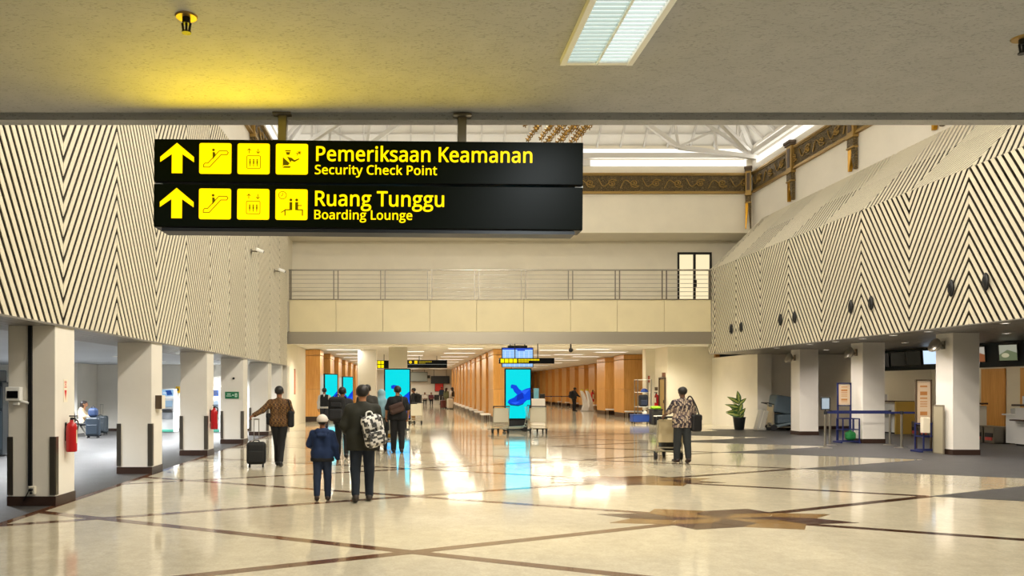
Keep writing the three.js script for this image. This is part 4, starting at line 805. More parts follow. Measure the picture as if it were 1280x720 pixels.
// textures of the clothes
const batikA = dataTex(256, 256, (u, v) => { const w = 0.06 * Math.sin(v * 12.57) + 0.03 * fbm(u, v, 4, 3, 51); const s1 = Math.abs(Math.sin((u + w) * 12.57 + Math.sin(v * 12.57) * 1.8)), s2 = Math.abs(Math.sin((u * 12.57 - Math.sin(v * 18.85) * 1.2))), n = tnoise(u, v, 40, 52); const line = s1 < 0.16 || (s2 < 0.12); return line ? [0.62, 0.47, 0.24] : n > 0.72 ? [0.45, 0.29, 0.12] : [0.17 + 0.10 * n, 0.10 + 0.06 * n, 0.05]; }, true, [3.2, 3.2]);
const batikB = dataTex(256, 256, (u, v) => { const a = fbm(u, v, 4, 3, 61), b = fbm(u, v, 9, 3, 63), n = tnoise(u, v, 40, 62), leaf = Math.sin(u * 25.1 + 5 * a) * Math.sin(v * 12.57 + 7 * b); return leaf > 0.25 + 0.3 * (n - 0.5) ? [0.66, 0.59, 0.5] : b > 0.5 ? [0.40, 0.34, 0.33] : [0.15, 0.12, 0.16]; }, true, [2.6, 2.6]);
const packTex = dataTex(256, 256, (u, v) => { const a = Math.floor(u * 9), b = Math.floor(v * 11), h = Math.sin(a * 12.9 + b * 78.2) * 43758.5, r = h - Math.floor(h), n = tnoise(u, v, 50, 71); return r > 0.52 ? [0.86, 0.85, 0.82] : (n > 0.6 ? [0.45, 0.45, 0.44] : [0.08, 0.08, 0.09]); }, true, [3, 3]);
const denimDark = fabric(0x16202e), denim = fabric(0x1e2c45), blackCloth = fabric(0x0d0e10), charcoal = fabric(0x1b1c1f), olive = fabric(0x1f2016), navyHood = fabric(0x0b244a), slate = fabric(0x24282a), hijabBlue = fabric(0x7fa3ae), tan = fabric(0x8f6f45), greyShirt = fabric(0xb9b4ab), capM = fabric(0xd9cfc4), brownBag = mat(0x3a2219, 0.5);

// ---- luggage helpers
function suitcase(label, x, d, turn, w, h, dp, m, handle, lift = 0) {
  const o = thing('suitcase', label, 'suitcase', [x, lift, -d], turn, undefined);
  part('shell', rbox(w, h, dp, 0.07, 0, 0.06 + h / 2, 0, 3), m, o);
  part('front_pocket', rbox(w * 0.8, h * 0.5, 0.05, 0.02, 0, 0.06 + h * 0.36, dp / 2 + 0.005), m, o);
  part('grab_handle', tube([[-0.07, h + 0.05, 0.03], [-0.05, h + 0.085, 0.03], [0.05, h + 0.085, 0.03], [0.07, h + 0.05, 0.03]], 0.012, 12, 6), M.black, o);
  if (handle) { part('pull_handle', [rod([-0.05, h, -dp / 4], [-0.05, handle, -dp / 4], 0.009, 6), rod([0.05, h, -dp / 4], [0.05, handle, -dp / 4], 0.009, 6), rod([-0.06, handle, -dp / 4], [0.06, handle, -dp / 4], 0.015, 8)], M.steel, o); }
  for (const [a, b] of [[-1, -1], [-1, 1], [1, -1], [1, 1]]) part('wheel', mov(rot(cyl(0.035, 0.035, 0.03, 0, 0, 0, 14), 0, 0, Math.PI / 2), a * (w / 2 - 0.06), 0.035, b * (dp / 2 - 0.06)), M.rubber, o);
  return o;
}
function backpack(label, pos, turn, w, h, dp, m, mPocket, opts = {}) {
  const o = thing('backpack', label, 'backpack', pos, turn); o.rotation.z = opts.tilt ?? 0;
  part('main_bag', rbox(w, h, dp, 0.09, 0, 0, 0, 4), m, o);
  part('front_pocket', rbox(w * 0.78, h * 0.42, dp * 0.4, 0.05, 0, -h * 0.2, dp / 2 + 0.02, 3), mPocket ?? m, o);
  part('upper_pocket', rbox(w * 0.62, h * 0.2, dp * 0.25, 0.03, 0, h * 0.17, dp / 2 + 0.005, 3), mPocket ?? m, o);
  part('top_handle', tube([[-0.05, h / 2 - 0.02, -dp * 0.3], [-0.03, h / 2 + 0.04, -dp * 0.3], [0.03, h / 2 + 0.04, -dp * 0.3], [0.05, h / 2 - 0.02, -dp * 0.3]], 0.012, 12, 6), opts.handle ?? M.black, o);
  for (const q of [-1, 1]) part('shoulder_strap', tube([[q * w * 0.28, h * 0.42, -dp * 0.45], [q * w * 0.36, h * 0.5, -dp * 0.5 - 0.08], [q * w * 0.4, h * 0.25, -dp * 0.5 - 0.17], [q * w * 0.45, -h * 0.2, -dp * 0.5 - 0.12], [q * w * 0.42, -h * 0.42, -dp * 0.42]], 0.018, 24, 6), opts.strap ?? m, o);
  return o;
}
// ---- 1 batik man with the cabin bag
{ const d = 15.7, x = atX(349, d);
  person({ label: 'person in a brown batik shirt and black trousers pulling a small suitcase', x, d, h: 1.64, turn: 0.05, walk: 0.16, cell: 0.016, skin: skinA, top: { m: fabric(0xffffff, 0.8, batikA), sleeve: 1, hem: 0.83, e: 0.022 }, trousers: { m: blackCloth, w: 1.05 }, J: { elL: [-0.33, 1.17, 0.08], haL: [-0.50, 1.07, 0.16], elR: [0.25, 1.12, -0.02], haR: [0.19, 1.03, -0.18], head: [0.0, -0.005, -0.01], anL: [-0.05, 0.085, 0], anR: [0.045, 0.085, 0] }, palmL: [0, -1, 0], curlL: 1.1 });
  suitcase('small black soft suitcase on its pull handle beside the batik shirt', atX(321, 15.6), 15.55, 0.12, 0.39, 0.46, 0.2, mat(0x101213, 0.7), 0.98);
  const b = thing('shoulder_bag', 'black bag tucked under the arm of the batik shirt', 'bag', [x + 0.24, 0.98, -d + 0.02], 0.3); part('bag_body', rbox(0.13, 0.34, 0.24, 0.05, 0, 0, 0, 3), blackCloth, b); part('strap', tube([[0, 0.15, -0.08], [-0.05, 0.33, -0.04], [-0.06, 0.4, 0.02], [-0.03, 0.3, 0.08], [0, 0.15, 0.09]], 0.012, 20, 6), blackCloth, b);
  const b2 = thing('hip_pouch', 'small black pouch at the left hip of the batik shirt', 'bag', [x - 0.2, 0.98, -d - 0.02], -0.2); part('bag_body', rbox(0.1, 0.24, 0.18, 0.04, 0, 0, 0, 3), blackCloth, b2); part('flap', rbox(0.11, 0.1, 0.19, 0.03, 0, 0.07, 0, 2), blackCloth, b2); }
// ---- 2 child in blue hooded jacket with a pale cap
{ const d = 10.9; person({ label: 'child in a navy blue hooded jacket, jeans and pale cap', x: atX(403, d), d, h: 1.2, walk: -0.07, cell: 0.013, thick: 1.02, top: { m: navyHood, name: 'hooded_jacket', sleeve: 1, hem: 0.80, e: 0.036, fold: 0.01, band: fabric(0x0a0d12) }, trousers: { m: denim, w: 1.08 }, shoes: mat(0x33251d, 0.6), hair: {},
    J: { elL: [-0.26, 1.12, -0.02], haL: [-0.22, 1.05, -0.2], elR: [0.26, 1.08, 0.05], haR: [0.3, 0.84, 0.02] },
    more: (g, { H }) => { part('hood', blob([bone([-0.09, 1.37, 0.07], [0.09, 1.37, 0.07], 0.06), bone([-0.06, 1.3, 0.13], [0.06, 1.3, 0.13], 0.045), bone([-0.09, 1.4, 0.0], [-0.05, 1.37, 0.1], 0.04), bone([0.09, 1.4, 0.0], [0.05, 1.37, 0.1], 0.04)], 0.013, 0.04), navyHood, g);
      part('cap', blob([bone(H(0, 1.60, 0.02), H(0, 1.60, -0.03), 0.112, 0.104)], 0.012, 0.02, (dd, x, y) => Math.max(dd, 1.562 - y)), capM, g);
      part('cap_brim', rbox(0.2, 0.014, 0.11, 0.007, 0, 1.595, -0.15), capM, g); } }); }
// ---- 3 olive jacket with the black and white backpack
{ const d = 10.8, x = atX(453, d);
  person({ label: 'person in a dark olive jacket and dark jeans walking beside the child', x, d, h: 1.64, walk: -0.1, cell: 0.015, turn: 0.1, thick: 1.06, skin: skinB, top: { m: olive, name: 'jacket', sleeve: 1, hem: 0.74, e: 0.042, fold: 0.011, collar: 0.062 }, trousers: { m: denimDark, w: 1.02 }, shoes: mat(0x2a211c, 0.6), hair: {}, J: { elL: [-0.26, 1.1, 0.0], haL: [-0.2, 0.98, -0.16], elR: [0.25, 1.11, -0.04], haR: [0.2, 1.02, -0.2] } });
  backpack('black and white patterned backpack slung on the olive jacket', [x + 0.17, 1.02, -d + 0.22], 0.3, 0.31, 0.46, 0.17, mat(0xffffff, 0.7, { map: packTex }), mat(0xe8e8e8, 0.7, { map: packTex }), { tilt: 0.22, handle: M.white, strap: mat(0x1d1d1d, 0.7) });
}
// ---- 4 man with black backpack
{ const d = 17.6, x = atX(428, d);
  person({ label: 'person in black carrying a large black backpack behind the child', x, d, h: 1.62, walk: 0.12, cell: 0.018, top: { m: charcoal, name: 'jacket', sleeve: 1, hem: 0.8, e: 0.035 }, trousers: { m: blackCloth }, J: { haL: [-0.22, 0.9, -0.1] } });
  backpack('large black backpack with a mesh pocket on the back of a person in black', [x - 0.1, 1.14, -d + 0.24], -0.15, 0.4, 0.56, 0.22, blackCloth, charcoal); }
// ---- 5 dark jacket, mostly hidden
person({ label: 'person in a dark grey jacket beside the pale blue headscarf', x: atX(459, 18.6), d: 18.6, h: 1.68, walk: -0.1, cell: 0.02, skin: skinB, top: { m: fabric(0x2b2a26), name: 'jacket', sleeve: 1, hem: 0.8, e: 0.035 }, trousers: { m: blackCloth } });
// ---- 6 woman in pale blue headscarf
{ const d = 19.6; person({ label: 'person in a long pale blue headscarf pushing a trolley', x: atX(477, d), d, h: 1.56, walk: 0.08, cell: 0.018, skin: skinB, hair: null, top: { m: slate, name: 'coat', sleeve: 1, hem: 0.55, e: 0.03 }, trousers: { m: slate, skirt: false }, J: { elL: [-0.24, 1.12, -0.05], haL: [-0.2, 1.02, -0.26], elR: [0.24, 1.12, -0.05], haR: [0.2, 1.02, -0.26] },
    more: (g, { H }) => part('headscarf', blob([bone(H(0, 1.585, 0.024), H(0, 1.585, -0.03), 0.1, 0.09), bone(H(0, 1.53, 0.01), [0, 1.36, 0.03], 0.095, 0.13), bone([-0.1, 1.33, 0.06], [-0.11, 0.95, 0.11], 0.085, 0.07), bone([0.1, 1.33, 0.06], [0.08, 0.98, 0.12], 0.085, 0.07), bone([0, 1.33, 0.08], [0, 0.9, 0.13], 0.08, 0.06)], 0.016, 0.05, (dd, x, y, z) => Math.max(dd + 0.008 * nz(x * 14, y * 5, z * 14), Math.min(0.07 - Math.hypot(x * 1.1, y - 1.535), -0.05 - z))), hijabBlue, g) }); }
// ---- 7 black shirt with brown sling bag
{ const d = 19.0, x = atX(497, d);
  person({ label: 'person in a black short-sleeved shirt with a brown sling bag', x, d, h: 1.65, walk: 0.07, cell: 0.017, thick: 1.14, skin: skinB, top: { m: blackCloth, sleeve: 0.92, hem: 0.82, e: 0.028 }, trousers: { m: blackCloth, w: 1.18 }, J: { elL: [-0.27, 1.1, 0.0], haL: [-0.29, 0.9, -0.1], elR: [0.27, 1.1, 0.02], haR: [0.26, 0.9, -0.1] } });
  const b = thing('sling_bag', 'brown leather sling bag worn across the black shirt', 'bag', [x - 0.02, 1.12, -d + 0.2], 0); b.rotation.z = 0.35; part('bag_body', rbox(0.36, 0.24, 0.11, 0.05, 0, 0, 0.02, 3), brownBag, b); part('flap', rbox(0.34, 0.12, 0.12, 0.04, 0, 0.06, 0.025, 2), brownBag, b); part('strap', tube([[0.17, 0.07, 0], [0.22, 0.22, -0.06], [0.17, 0.29, -0.2], [-0.02, 0.1, -0.34], [-0.2, -0.06, -0.25], [-0.2, -0.05, -0.05], [-0.17, 0.02, 0]], 0.013, 40, 6), brownBag, b); }
// ---- 8 black vest, white sleeves
person({ label: 'person in a black vest over pale sleeves near the first wooden pier', x: atX(405.5, 29.2), d: 29.2, h: 1.6, walk: 0.08, cell: 0.022, top: { m: greyShirt, sleeve: 1, hem: 0.86, e: 0.02 }, vest: blackCloth, trousers: { m: fabric(0x232228) } });
// ---- 9 tan trousers with a backpack
{ const d = 36.2, x = atX(517, d); person({ label: 'person in a dark jacket and tan trousers standing sideways by the screen', x, d, h: 1.6, turn: 1.2, cell: 0.022, top: { m: charcoal, name: 'jacket', sleeve: 1, hem: 0.82, e: 0.035 }, trousers: { m: tan }, J: { haL: [-0.2, 1.0, -0.2] } });
  backpack('black backpack worn by the person in tan trousers', [x + 0.21, 1.12, -d + 0.08], 1.2, 0.3, 0.46, 0.2, blackCloth); }
// ---- 10 patterned shirt with the cart
{ const d = 16.4, x = atX(853, d);
  person({ label: 'person in a grey and cream patterned shirt pushing a luggage cart', x, d, h: 1.62, turn: 0.12, walk: 0.08, cell: 0.015, thick: 1.05, skin: mat(0x5a3a28, 0.55), top: { m: fabric(0xffffff, 0.8, batikB), sleeve: 0.95, hem: 0.78, e: 0.03 }, trousers: { m: slate, w: 1.12 }, shoes: mat(0x2b1916, 0.5), hair: { m: mat(0x171310, 0.6) }, J: { elL: [-0.28, 1.12, -0.08], haL: [-0.3, 1.02, -0.28], elR: [0.27, 1.11, 0.0], haR: [0.2, 1.0, -0.22] }, curlL: 1.0 });
  const b = thing('shoulder_bag', 'black shoulder bag hanging from the patterned shirt', 'bag', [x + 0.27, 0.86, -d + 0.07], 0.25); part('bag_body', rbox(0.24, 0.36, 0.13, 0.05, 0, 0, 0, 3), mat(0x101013, 0.5), b); part('flap', rbox(0.245, 0.14, 0.14, 0.04, 0, 0.12, 0, 2), mat(0x101013, 0.5), b);
  part('strap', tube([[0.06, 0.16, 0.03], [-0.04, 0.4, 0.04], [-0.13, 0.585, -0.02], [-0.12, 0.5, -0.14], [-0.06, 0.16, -0.05]], 0.014, 30, 6), mat(0x101013, 0.5), b); }
// ---- 11 at the kiosks
{ const d = 53, x = atX(717.5, d); person({ label: 'person in dark clothes bending over a white curved kiosk', x, d, h: 1.68, turn: -1.2, cell: 0.03, top: { m: charcoal, name: 'jacket', sleeve: 1, hem: 0.84, e: 0.035 }, trousers: { m: blackCloth }, J: { head: [0, -0.05, -0.08], haR: [0.16, 1.0, -0.34], elR: [0.24, 1.1, -0.12] } });
  backpack('black backpack worn by the person at the kiosk', [x - 0.2, 1.15, -d + 0.05], -1.2, 0.34, 0.48, 0.2, blackCloth); }
// ---- far end of the left aisle
const farP = (label, px, d, h, turn, topM, trM, extra = {}) => person({ label, x: atX(px, d), d, h, turn, cell: 0.03, top: { m: topM, sleeve: 1, hem: 0.84, e: 0.03 }, trousers: { m: trM }, ...extra });
farP('person with long dark hair, pale sleeves and a black dress beside a pale suitcase', 565, 59, 1.66, 0.9, greyShirt, blackCloth, { hair: { len: 0.2 }, vest: blackCloth });
farP('person in olive with long hair leaning over a red suitcase', 558, 61, 1.62, -0.8, fabric(0x5a5a3a), fabric(0x70684c), { hair: { len: 0.22 } });
farP('person in a dark blue shirt behind the far bench', 552, 75.2, 1.7, 2.6, fabric(0x1d2c3d), blackCloth);
suitcase('pale upright suitcase beside the black dress far down the hall', atX(562.5, 58.2), 58.2, 0.3, 0.45, 0.75, 0.28, mat(0xcfcabb, 0.5), 1.0);
suitcase('dark red suitcase far down the hall', atX(554, 59.6), 59.6, 0.8, 0.42, 0.6, 0.26, mat(0x5a2a26, 0.5), 0.95);
// seated poses
const sit = { hipL: [-0.09, 0.88, 0], hipR: [0.09, 0.88, 0], knL: [-0.1, 0.90, -0.4], knR: [0.1, 0.90, -0.4], anL: [-0.1, 0.50, -0.42], anR: [0.1, 0.50, -0.42], toL: [-0.11, 0.45, -0.57], toR: [0.11, 0.45, -0.57], elL: [-0.22, 1.12, -0.1], haL: [-0.1, 1.06, -0.3], elR: [0.22, 1.12, -0.1], haR: [0.1, 1.06, -0.3] };
// ================================================================ LUGGAGE CARTS
function cart(label, x, d, turn, opts = {}) {             // stands with its handle towards +z
  const o = thing('luggage_cart', label, 'cart', [x, 0, -d], turn, opts.group), W = 0.56;
  part('frame', [tube([[-W / 2, 0.12, -0.75], [-W / 2, 0.16, 0.0], [-W / 2, 0.2, 0.08], [-W / 2, 0.95, 0.2]], 0.018, 24, 8), tube([[W / 2, 0.12, -0.75], [W / 2, 0.16, 0.0], [W / 2, 0.2, 0.08], [W / 2, 0.95, 0.2]], 0.018, 24, 8), rod([-W / 2, 0.12, -0.75], [W / 2, 0.12, -0.75], 0.018), rod([-W / 2, 0.28, 0.1], [W / 2, 0.28, 0.1], 0.015), rod([-W / 2, 0.2, 0.05], [W / 2, 0.2, 0.05], 0.015)], M.cartMetal, o);
  part('deck', [-2, -1, 0, 1, 2].map((k) => bar([k * 0.1, 0.15, -0.74], [k * 0.1, 0.19, 0.04], 0.05, 0.012)), M.cartMetal, o);
  part('back_panel', rot(rbox(W - 0.02, 0.52, 0.02, 0.01, 0, 0, 0, 2), -0.16, 0, 0).translate(0, 0.66, 0.14), opts.panel ?? M.cartMetal, o);
  part('handle_bar', [rod([-W / 2 - 0.02, 0.97, 0.21], [W / 2 + 0.02, 0.97, 0.21], 0.022, 10), rod([-W / 2, 0.9, 0.19], [-W / 2, 0.98, 0.21], 0.02)], M.black, o);
  if (opts.basket) part('basket', [rbox(W - 0.04, 0.22, 0.2, 0.05, 0, 0.82, 0.0, 3)], opts.basket, o);
  for (const [a, b, r] of [[-1, 0.02, 0.085], [1, 0.02, 0.085], [-0.35, -0.7, 0.06], [0.35, -0.7, 0.06]]) { const w = part('wheel', mov(rot(cyl(r, r, 0.045, 0, 0, 0, 18), 0, 0, Math.PI / 2), a * (W / 2), r, b), M.rubber, o); part('fork', box(0.07, 0.05, 0.05, a * (W / 2), r * 1.9, b), M.black, w); }
  return o;
}
const cardboard = mat(0xb3a27c, 0.7);
cart('luggage cart standing to the left of the cyan screen with the flying shape', atX(625, 27), 27, 0.12);
cart('luggage cart with a rounded grey basket to the right of the cyan screen', atX(673, 27), 27, -0.25, { basket: mat(0xa39c8c, 0.5) });
cart('luggage cart parked crosswise under the cyan screen with the flying shape', atX(654, 28.4), 28.4, 1.57, {});
cart('luggage cart pushed by the person in the patterned shirt', atX(836, 17.1), 17.15, -0.05, { panel: cardboard });
{ const d = 17.5, o = thing('duffel_bag', 'black duffel bag lying on the deck of the pushed luggage cart', 'bag', [atX(838, d), 0.19, -d], 0.0); part('bag_body', rbox(0.5, 0.3, 0.34, 0.12, 0, 0.15, 0, 4), M.black, o); part('grab_strap', tube([[-0.12, 0.27, 0], [-0.08, 0.38, 0], [0.08, 0.38, 0], [0.12, 0.27, 0]], 0.014, 14, 6), M.black, o); }
cart('luggage cart pushed by the person in the pale blue headscarf', atX(480, 20.3), 20.4, 0.1);
suitcase('yellow suitcase riding on the cart beside the brown sling bag', atX(488.5, 20.6), 20.6, 0.1, 0.23, 0.5, 0.3, mat(0xc7982c, 0.5), 0, 0.2);
suitcase('dark upright suitcase riding on the cart of the pale blue headscarf', atX(475, 20.6), 20.6, 0.1, 0.23, 0.5, 0.3, mat(0x1a1d24, 0.5), 0, 0.2);
cart('empty luggage cart far behind the brown sling bag', atX(519, 33.5), 33.5, 0.2);
{ // far bench row
  const o = thing('waiting_bench', 'row of dark metal waiting seats far down the left aisle', 'bench', [atX(535, 73), 0, -73]);
  for (let k = 0; k < 6; k++) { part('seat', rbox(0.5, 0.05, 0.48, 0.02, -1.4 + k * 0.56, 0.43, 0), M.steelDark, o); part('backrest', rbox(0.5, 0.5, 0.04, 0.02, -1.4 + k * 0.56, 0.72, -0.26), M.black, o); }
  for (const x of [-1.5, 0, 1.5]) part('leg', [bar([x, 0.0, -0.25], [x, 0.4, 0], 0.05, 0.04), bar([x, 0.0, 0.25], [x, 0.4, 0], 0.05, 0.04)], M.steel, o);
  part('beam', rod([-1.65, 0.39, 0], [1.65, 0.39, 0], 0.03), M.steel, o); }
person({ label: 'person in red seated on the far waiting bench', x: atX(539, 73), y: -0.42, d: 72.9, h: 1.6, turn: Math.PI, cell: 0.03, J: sit, top: { m: fabric(0x5a2630), sleeve: 1, hem: 0.84 }, trousers: { m: blackCloth }, group: undefined });
person({ label: 'person in white seated on the far waiting bench', x: atX(531, 73), y: -0.42, d: 72.9, h: 1.6, turn: Math.PI, cell: 0.03, J: sit, top: { m: fabric(0xcfc8c0), sleeve: 1, hem: 0.84 }, trousers: { m: blackCloth } });

// ================================================================ RIGHT END OF THE FAR HALL
{ const d = 35.2, o = thing('display_shelf', 'glass display shelf with a steel frame beside the broad wooden pier', 'shelf', [atX(803.5, d), 0, -d]), w = 0.62, h = 2.0;
  part('post', [[-1, -1], [-1, 1], [1, -1], [1, 1]].map(([a, b]) => box(0.035, h, 0.035, a * w / 2, h / 2 + 0.02, b * 0.25)), M.steel, o);
  for (const y of [0.08, 0.75, 1.42, 2.0]) part('shelf_board', rbox(w, 0.025, 0.5, 0.006, 0, y, 0), M.white, o);
  part('pane', box(w - 0.04, h - 0.1, 0.006, 0, h / 2, -0.25), M.glass, o);
  const a = thing('sun_hat', 'blue rounded hat on the top board of the display shelf', 'hat', [atX(805, d), 1.433, -d + 0.05]); part('crown', new THREE.SphereGeometry(0.17, 16, 8, 0, Math.PI * 2, 0, Math.PI / 2).scale(1, 1, 0.9), M.blue, a); part('brim', rbox(0.24, 0.015, 0.14, 0.006, 0.02, 0.01, 0.17), M.blue, a);
  const b = thing('dark_backpack', 'dark backpack standing on the middle board of the display shelf', 'backpack', [atX(804, d), 0.765, -d + 0.02]); part('main_bag', rbox(0.42, 0.55, 0.26, 0.1, 0, 0.275, 0, 4), mat(0x1c2230, 0.7), b); part('front_pocket', rbox(0.3, 0.24, 0.08, 0.03, 0, 0.18, 0.15, 3), mat(0x2b3550, 0.7), b);
  const c = thing('white_plush', 'white round plush on the low board of the display shelf', 'toy', [atX(805, d), 0.093, -d + 0.06]); part('plush_body', [ball(0.16, 0, 0.15, 0), ball(0.11, 0, 0.37, 0.02)], M.white, c); part('ear', [ball(0.04, -0.08, 0.47, 0.02), ball(0.04, 0.08, 0.47, 0.02)], M.black, c); }
{ const d = 34.1, o = thing('blue_box', 'long low blue box on wheels in front of the display shelf', 'box', [atX(801, d), 0, -d]); part('shell', rbox(0.84, 0.32, 0.5, 0.03, 0, 0.26, 0, 2), M.blue, o); part('rim', rbox(0.87, 0.05, 0.53, 0.02, 0, 0.42, 0, 2), mat(0x16336f, 0.5), o); for (const [a, b] of [[-1, -1], [1, -1], [-1, 1], [1, 1]]) part('wheel', mov(rot(cyl(0.05, 0.05, 0.03, 0, 0, 0, 12), 0, 0, Math.PI / 2), a * 0.34, 0.05, b * 0.18), M.rubber, o); }
{ const d = 33.7, o = thing('dark_stand', 'square dark planter stand with a bright green top beside the extinguisher', 'stand', [atX(819.5, d), 0, -d]); part('shell', rbox(0.46, 0.66, 0.46, 0.02, 0, 0.34, 0, 2), mat(0x2b2c2a, 0.5), o); part('rim', rbox(0.5, 0.05, 0.5, 0.01, 0, 0.66, 0), M.black, o); part('green_top', rbox(0.4, 0.14, 0.4, 0.06, 0, 0.75, 0, 3), mat(0x8fc225, 0.5), o); }
{ const d = 33.1, o = thing('low_table', 'low dark table with a pale top behind the patterned shirt', 'table', [atX(824, d), 0, -d]); part('tabletop', rbox(0.5, 0.05, 0.4, 0.01, 0, 0.4, 0.2), M.white, o); for (const [a, b] of [[-1, 0], [1, 0], [-1, 1], [1, 1]]) part('leg', box(0.05, 0.38, 0.05, a * 0.21, 0.19, 0.05 + b * 0.3), M.black, o); part('shelf', box(0.4, 0.2, 0.28, 0, 0.22, 0.2), M.black, o); }
struct('wall_far_pillar', span(11.07, 11.5, 0, YH, -36.0, -36.5), M.cream, 'cream pillar with the extinguisher beside the display shelf');
const dPil = 35.99;
function extinguisher(label, pos, turn, s = 1) { const o = thing('fire_extinguisher', label, 'extinguisher', pos, turn); o.scale.setScalar(s);
  part('cylinder', lathe([[0, 0], [0.075, 0], [0.085, 0.015], [0.085, 0.4], [0.07, 0.46], [0.03, 0.49], [0.03, 0.52], [0, 0.52]], 20), M.red, o);
  part('print_label', new THREE.CylinderGeometry(0.0862, 0.0862, 0.22, 20, 1, true, -0.2, 1.5).translate(0, 0.25, 0), mat(0xded5b6, 0.5), o);
  part('valve', [cyl(0.022, 0.026, 0.05, 0, 0.54, 0, 12), box(0.03, 0.02, 0.13, 0, 0.585, 0.03), box(0.025, 0.015, 0.11, 0, 0.555, 0.05), cyl(0.02, 0.02, 0.02, 0.035, 0.545, 0, 10)], M.black, o);
  part('hose', tube([[0, 0.545, 0.02], [0.07, 0.5, 0.07], [0.1, 0.35, 0.05], [0.098, 0.15, 0.03]], 0.012, 20, 6), M.black, o);
  part('wall_bracket', [box(0.05, 0.3, 0.012, 0, 0.33, -0.093), box(0.03, 0.03, 0.03, 0, 0.44, -0.09)], M.black, o); return o; }
extinguisher('red extinguisher on the cream pillar above the green-topped stand', [11.39, 0.78, -35.4], -Math.PI / 2, 1.1);
const plaque = (name, label, cat, pos, turn, w, h, m, group) => { const o = thing(name, label, cat, pos, turn, group); part('plate', rbox(w, h, 0.02, 0.005, 0, 0, 0.011, 1), m, o); part('plate_border', [box(w, 0.012, 0.026, 0, h / 2 - 0.008, 0.013), box(w, 0.012, 0.026, 0, -h / 2 + 0.008, 0.013)], M.brown, o); return o; };
plaque('wall_plaque', 'brown square plaque on the cream pillar above the extinguisher', 'plaque', [11.499, atY(486, 35.75), -35.75], -Math.PI / 2, 0.4, 0.16, M.brown);
plaque('wall_plaque', 'larger brown plaque above the narrow door by the cream wall', 'plaque', [11.499, atY(468.5, 34.7), -34.7], -Math.PI / 2, 0.45, 0.2, mat(0x7a4f2c, 0.5));
plaque('red_notice', 'slim red notice on the cream pillar beside the wooden pier', 'notice', [atX(811, dPil), atY(474, dPil), -dPil], 0, 0.09, 0.32, mat(0xb8604a, 0.6));
plaque('red_notice', 'tall slim red-brown notice on the pale wall before the first wooden pier', 'notice', [-5.1, atY(477, 33), -33], Math.PI / 2, 0.3, 1.1, mat(0xb56a4f, 0.6));
{ const o = thing('service_door', 'narrow gold service door in the side of the cream wall', 'door', [11.497, 0, -34.82], -Math.PI / 2); part('leaf', rbox(0.7, 2.0, 0.05, 0.01, 0, 1.01, 0.01), mat(0xb59a62, 0.5), o); part('frame', [box(0.06, 2.08, 0.08, -0.38, 1.04, 0.03), box(0.06, 2.08, 0.08, 0.38, 1.04, 0.03), box(0.82, 0.06, 0.08, 0, 2.07, 0.03)], M.brown, o); part('handle', [box(0.03, 0.14, 0.05, 0.28, 1.0, 0.06)], M.brown, o); }
{ // kiosks
  const prof = [[0, 0], [0.5, 0], [0.46, 0.4], [0.36, 0.8], [0.2, 1.15], [0.0, 1.4], [-0.1, 1.42], [-0.02, 1.2], [0.1, 0.8], [0.12, 0.4]];
  const mk = (px, label, d = 53) => { const o = thing('check_in_kiosk', label, 'kiosk', [atX(px, d), 0, -d], 0); part('shell', extrude(prof.map(([a, b]) => [a * 0.8 - 0.2, b]), 0.5, 0.01).translate(0, 0, -0.25), M.white, o); part('display', rot(box(0.03, 0.3, 0.36), 0, 0, 0.55).translate(-0.12, 1.12, 0), M.black, o); part('base', rbox(0.55, 0.06, 0.6, 0.01, 0.0, 0.03, 0), M.greyLight, o); part('lamp_cap', rbox(0.14, 0.12, 0.3, 0.02, -0.2, 1.48, 0), mat(0xd8c23a, 0.5), o); return o; };
  mk(731, 'white curved check-in kiosk with a yellow cap beside the bending person'); mk(737.5, 'white curved check-in kiosk with a yellow cap, farther from the bending person', 53.7); }
extinguisher('red extinguisher at the foot of a right wall pier near the kiosks', [atX(755, 56.5), 0.5, -56.5], 0, 1.7); extinguisher('red extinguisher beside the second white kiosk', [atX(741, 56.5), 0.6, -56.6], 0, 1.5);
// belt posts far in the right aisle
function stanchion(label, x, d, group) { const o = thing('belt_post', label, 'barrier post', [x, 0, -d], 0, group); part('base', lathe([[0, 0], [0.17, 0], [0.17, 0.012], [0.06, 0.03], [0, 0.035]], 24), M.steel, o); part('pole', cyl(0.03, 0.03, 0.9, 0, 0.47, 0, 16), M.steel, o); part('belt_head', cyl(0.036, 0.036, 0.09, 0, 0.95, 0, 16), mat(0x20242c, 0.4), o); return o; }
function belt(label, a, b, m, group) { const o = thing('barrier_belt', label, 'belt', [(a[0] + b[0]) / 2, 0.955, (a[2] + b[2]) / 2], 0, group), A = [a[0] - o.position.x, 0, a[2] - o.position.z], B = [-A[0], 0, -A[2]], L = Math.hypot(A[0] * 2, A[2] * 2), e = 0.04 / L; part('webbing', bar(lerp3(A, B, e), lerp3(A, B, 1 - e), 0.006, 0.055), m, o); part('end_clip', [box(0.02, 0.06, 0.02, ...lerp3(A, B, e)), box(0.02, 0.06, 0.02, ...lerp3(A, B, 1 - e))], M.black, o); return o; }
{ const pts = [[675, 60], [689, 60], [702, 60], [714, 60]].map(([px, d]) => [atX(px, d), 0, -d]); pts.forEach((p, k) => stanchion(`thin steel barrier post in the right aisle, ${nth[3 - k]} from the bending person`, p[0], -p[2], 'barrier posts in the right aisle')); for (let k = 0; k < 3; k++) belt(`dark blue barrier belt in the right aisle, ${nth[2 - k]} from the bending person`, pts[k], pts[k + 1], M.blueDark, 'barrier belts in the right aisle'); }
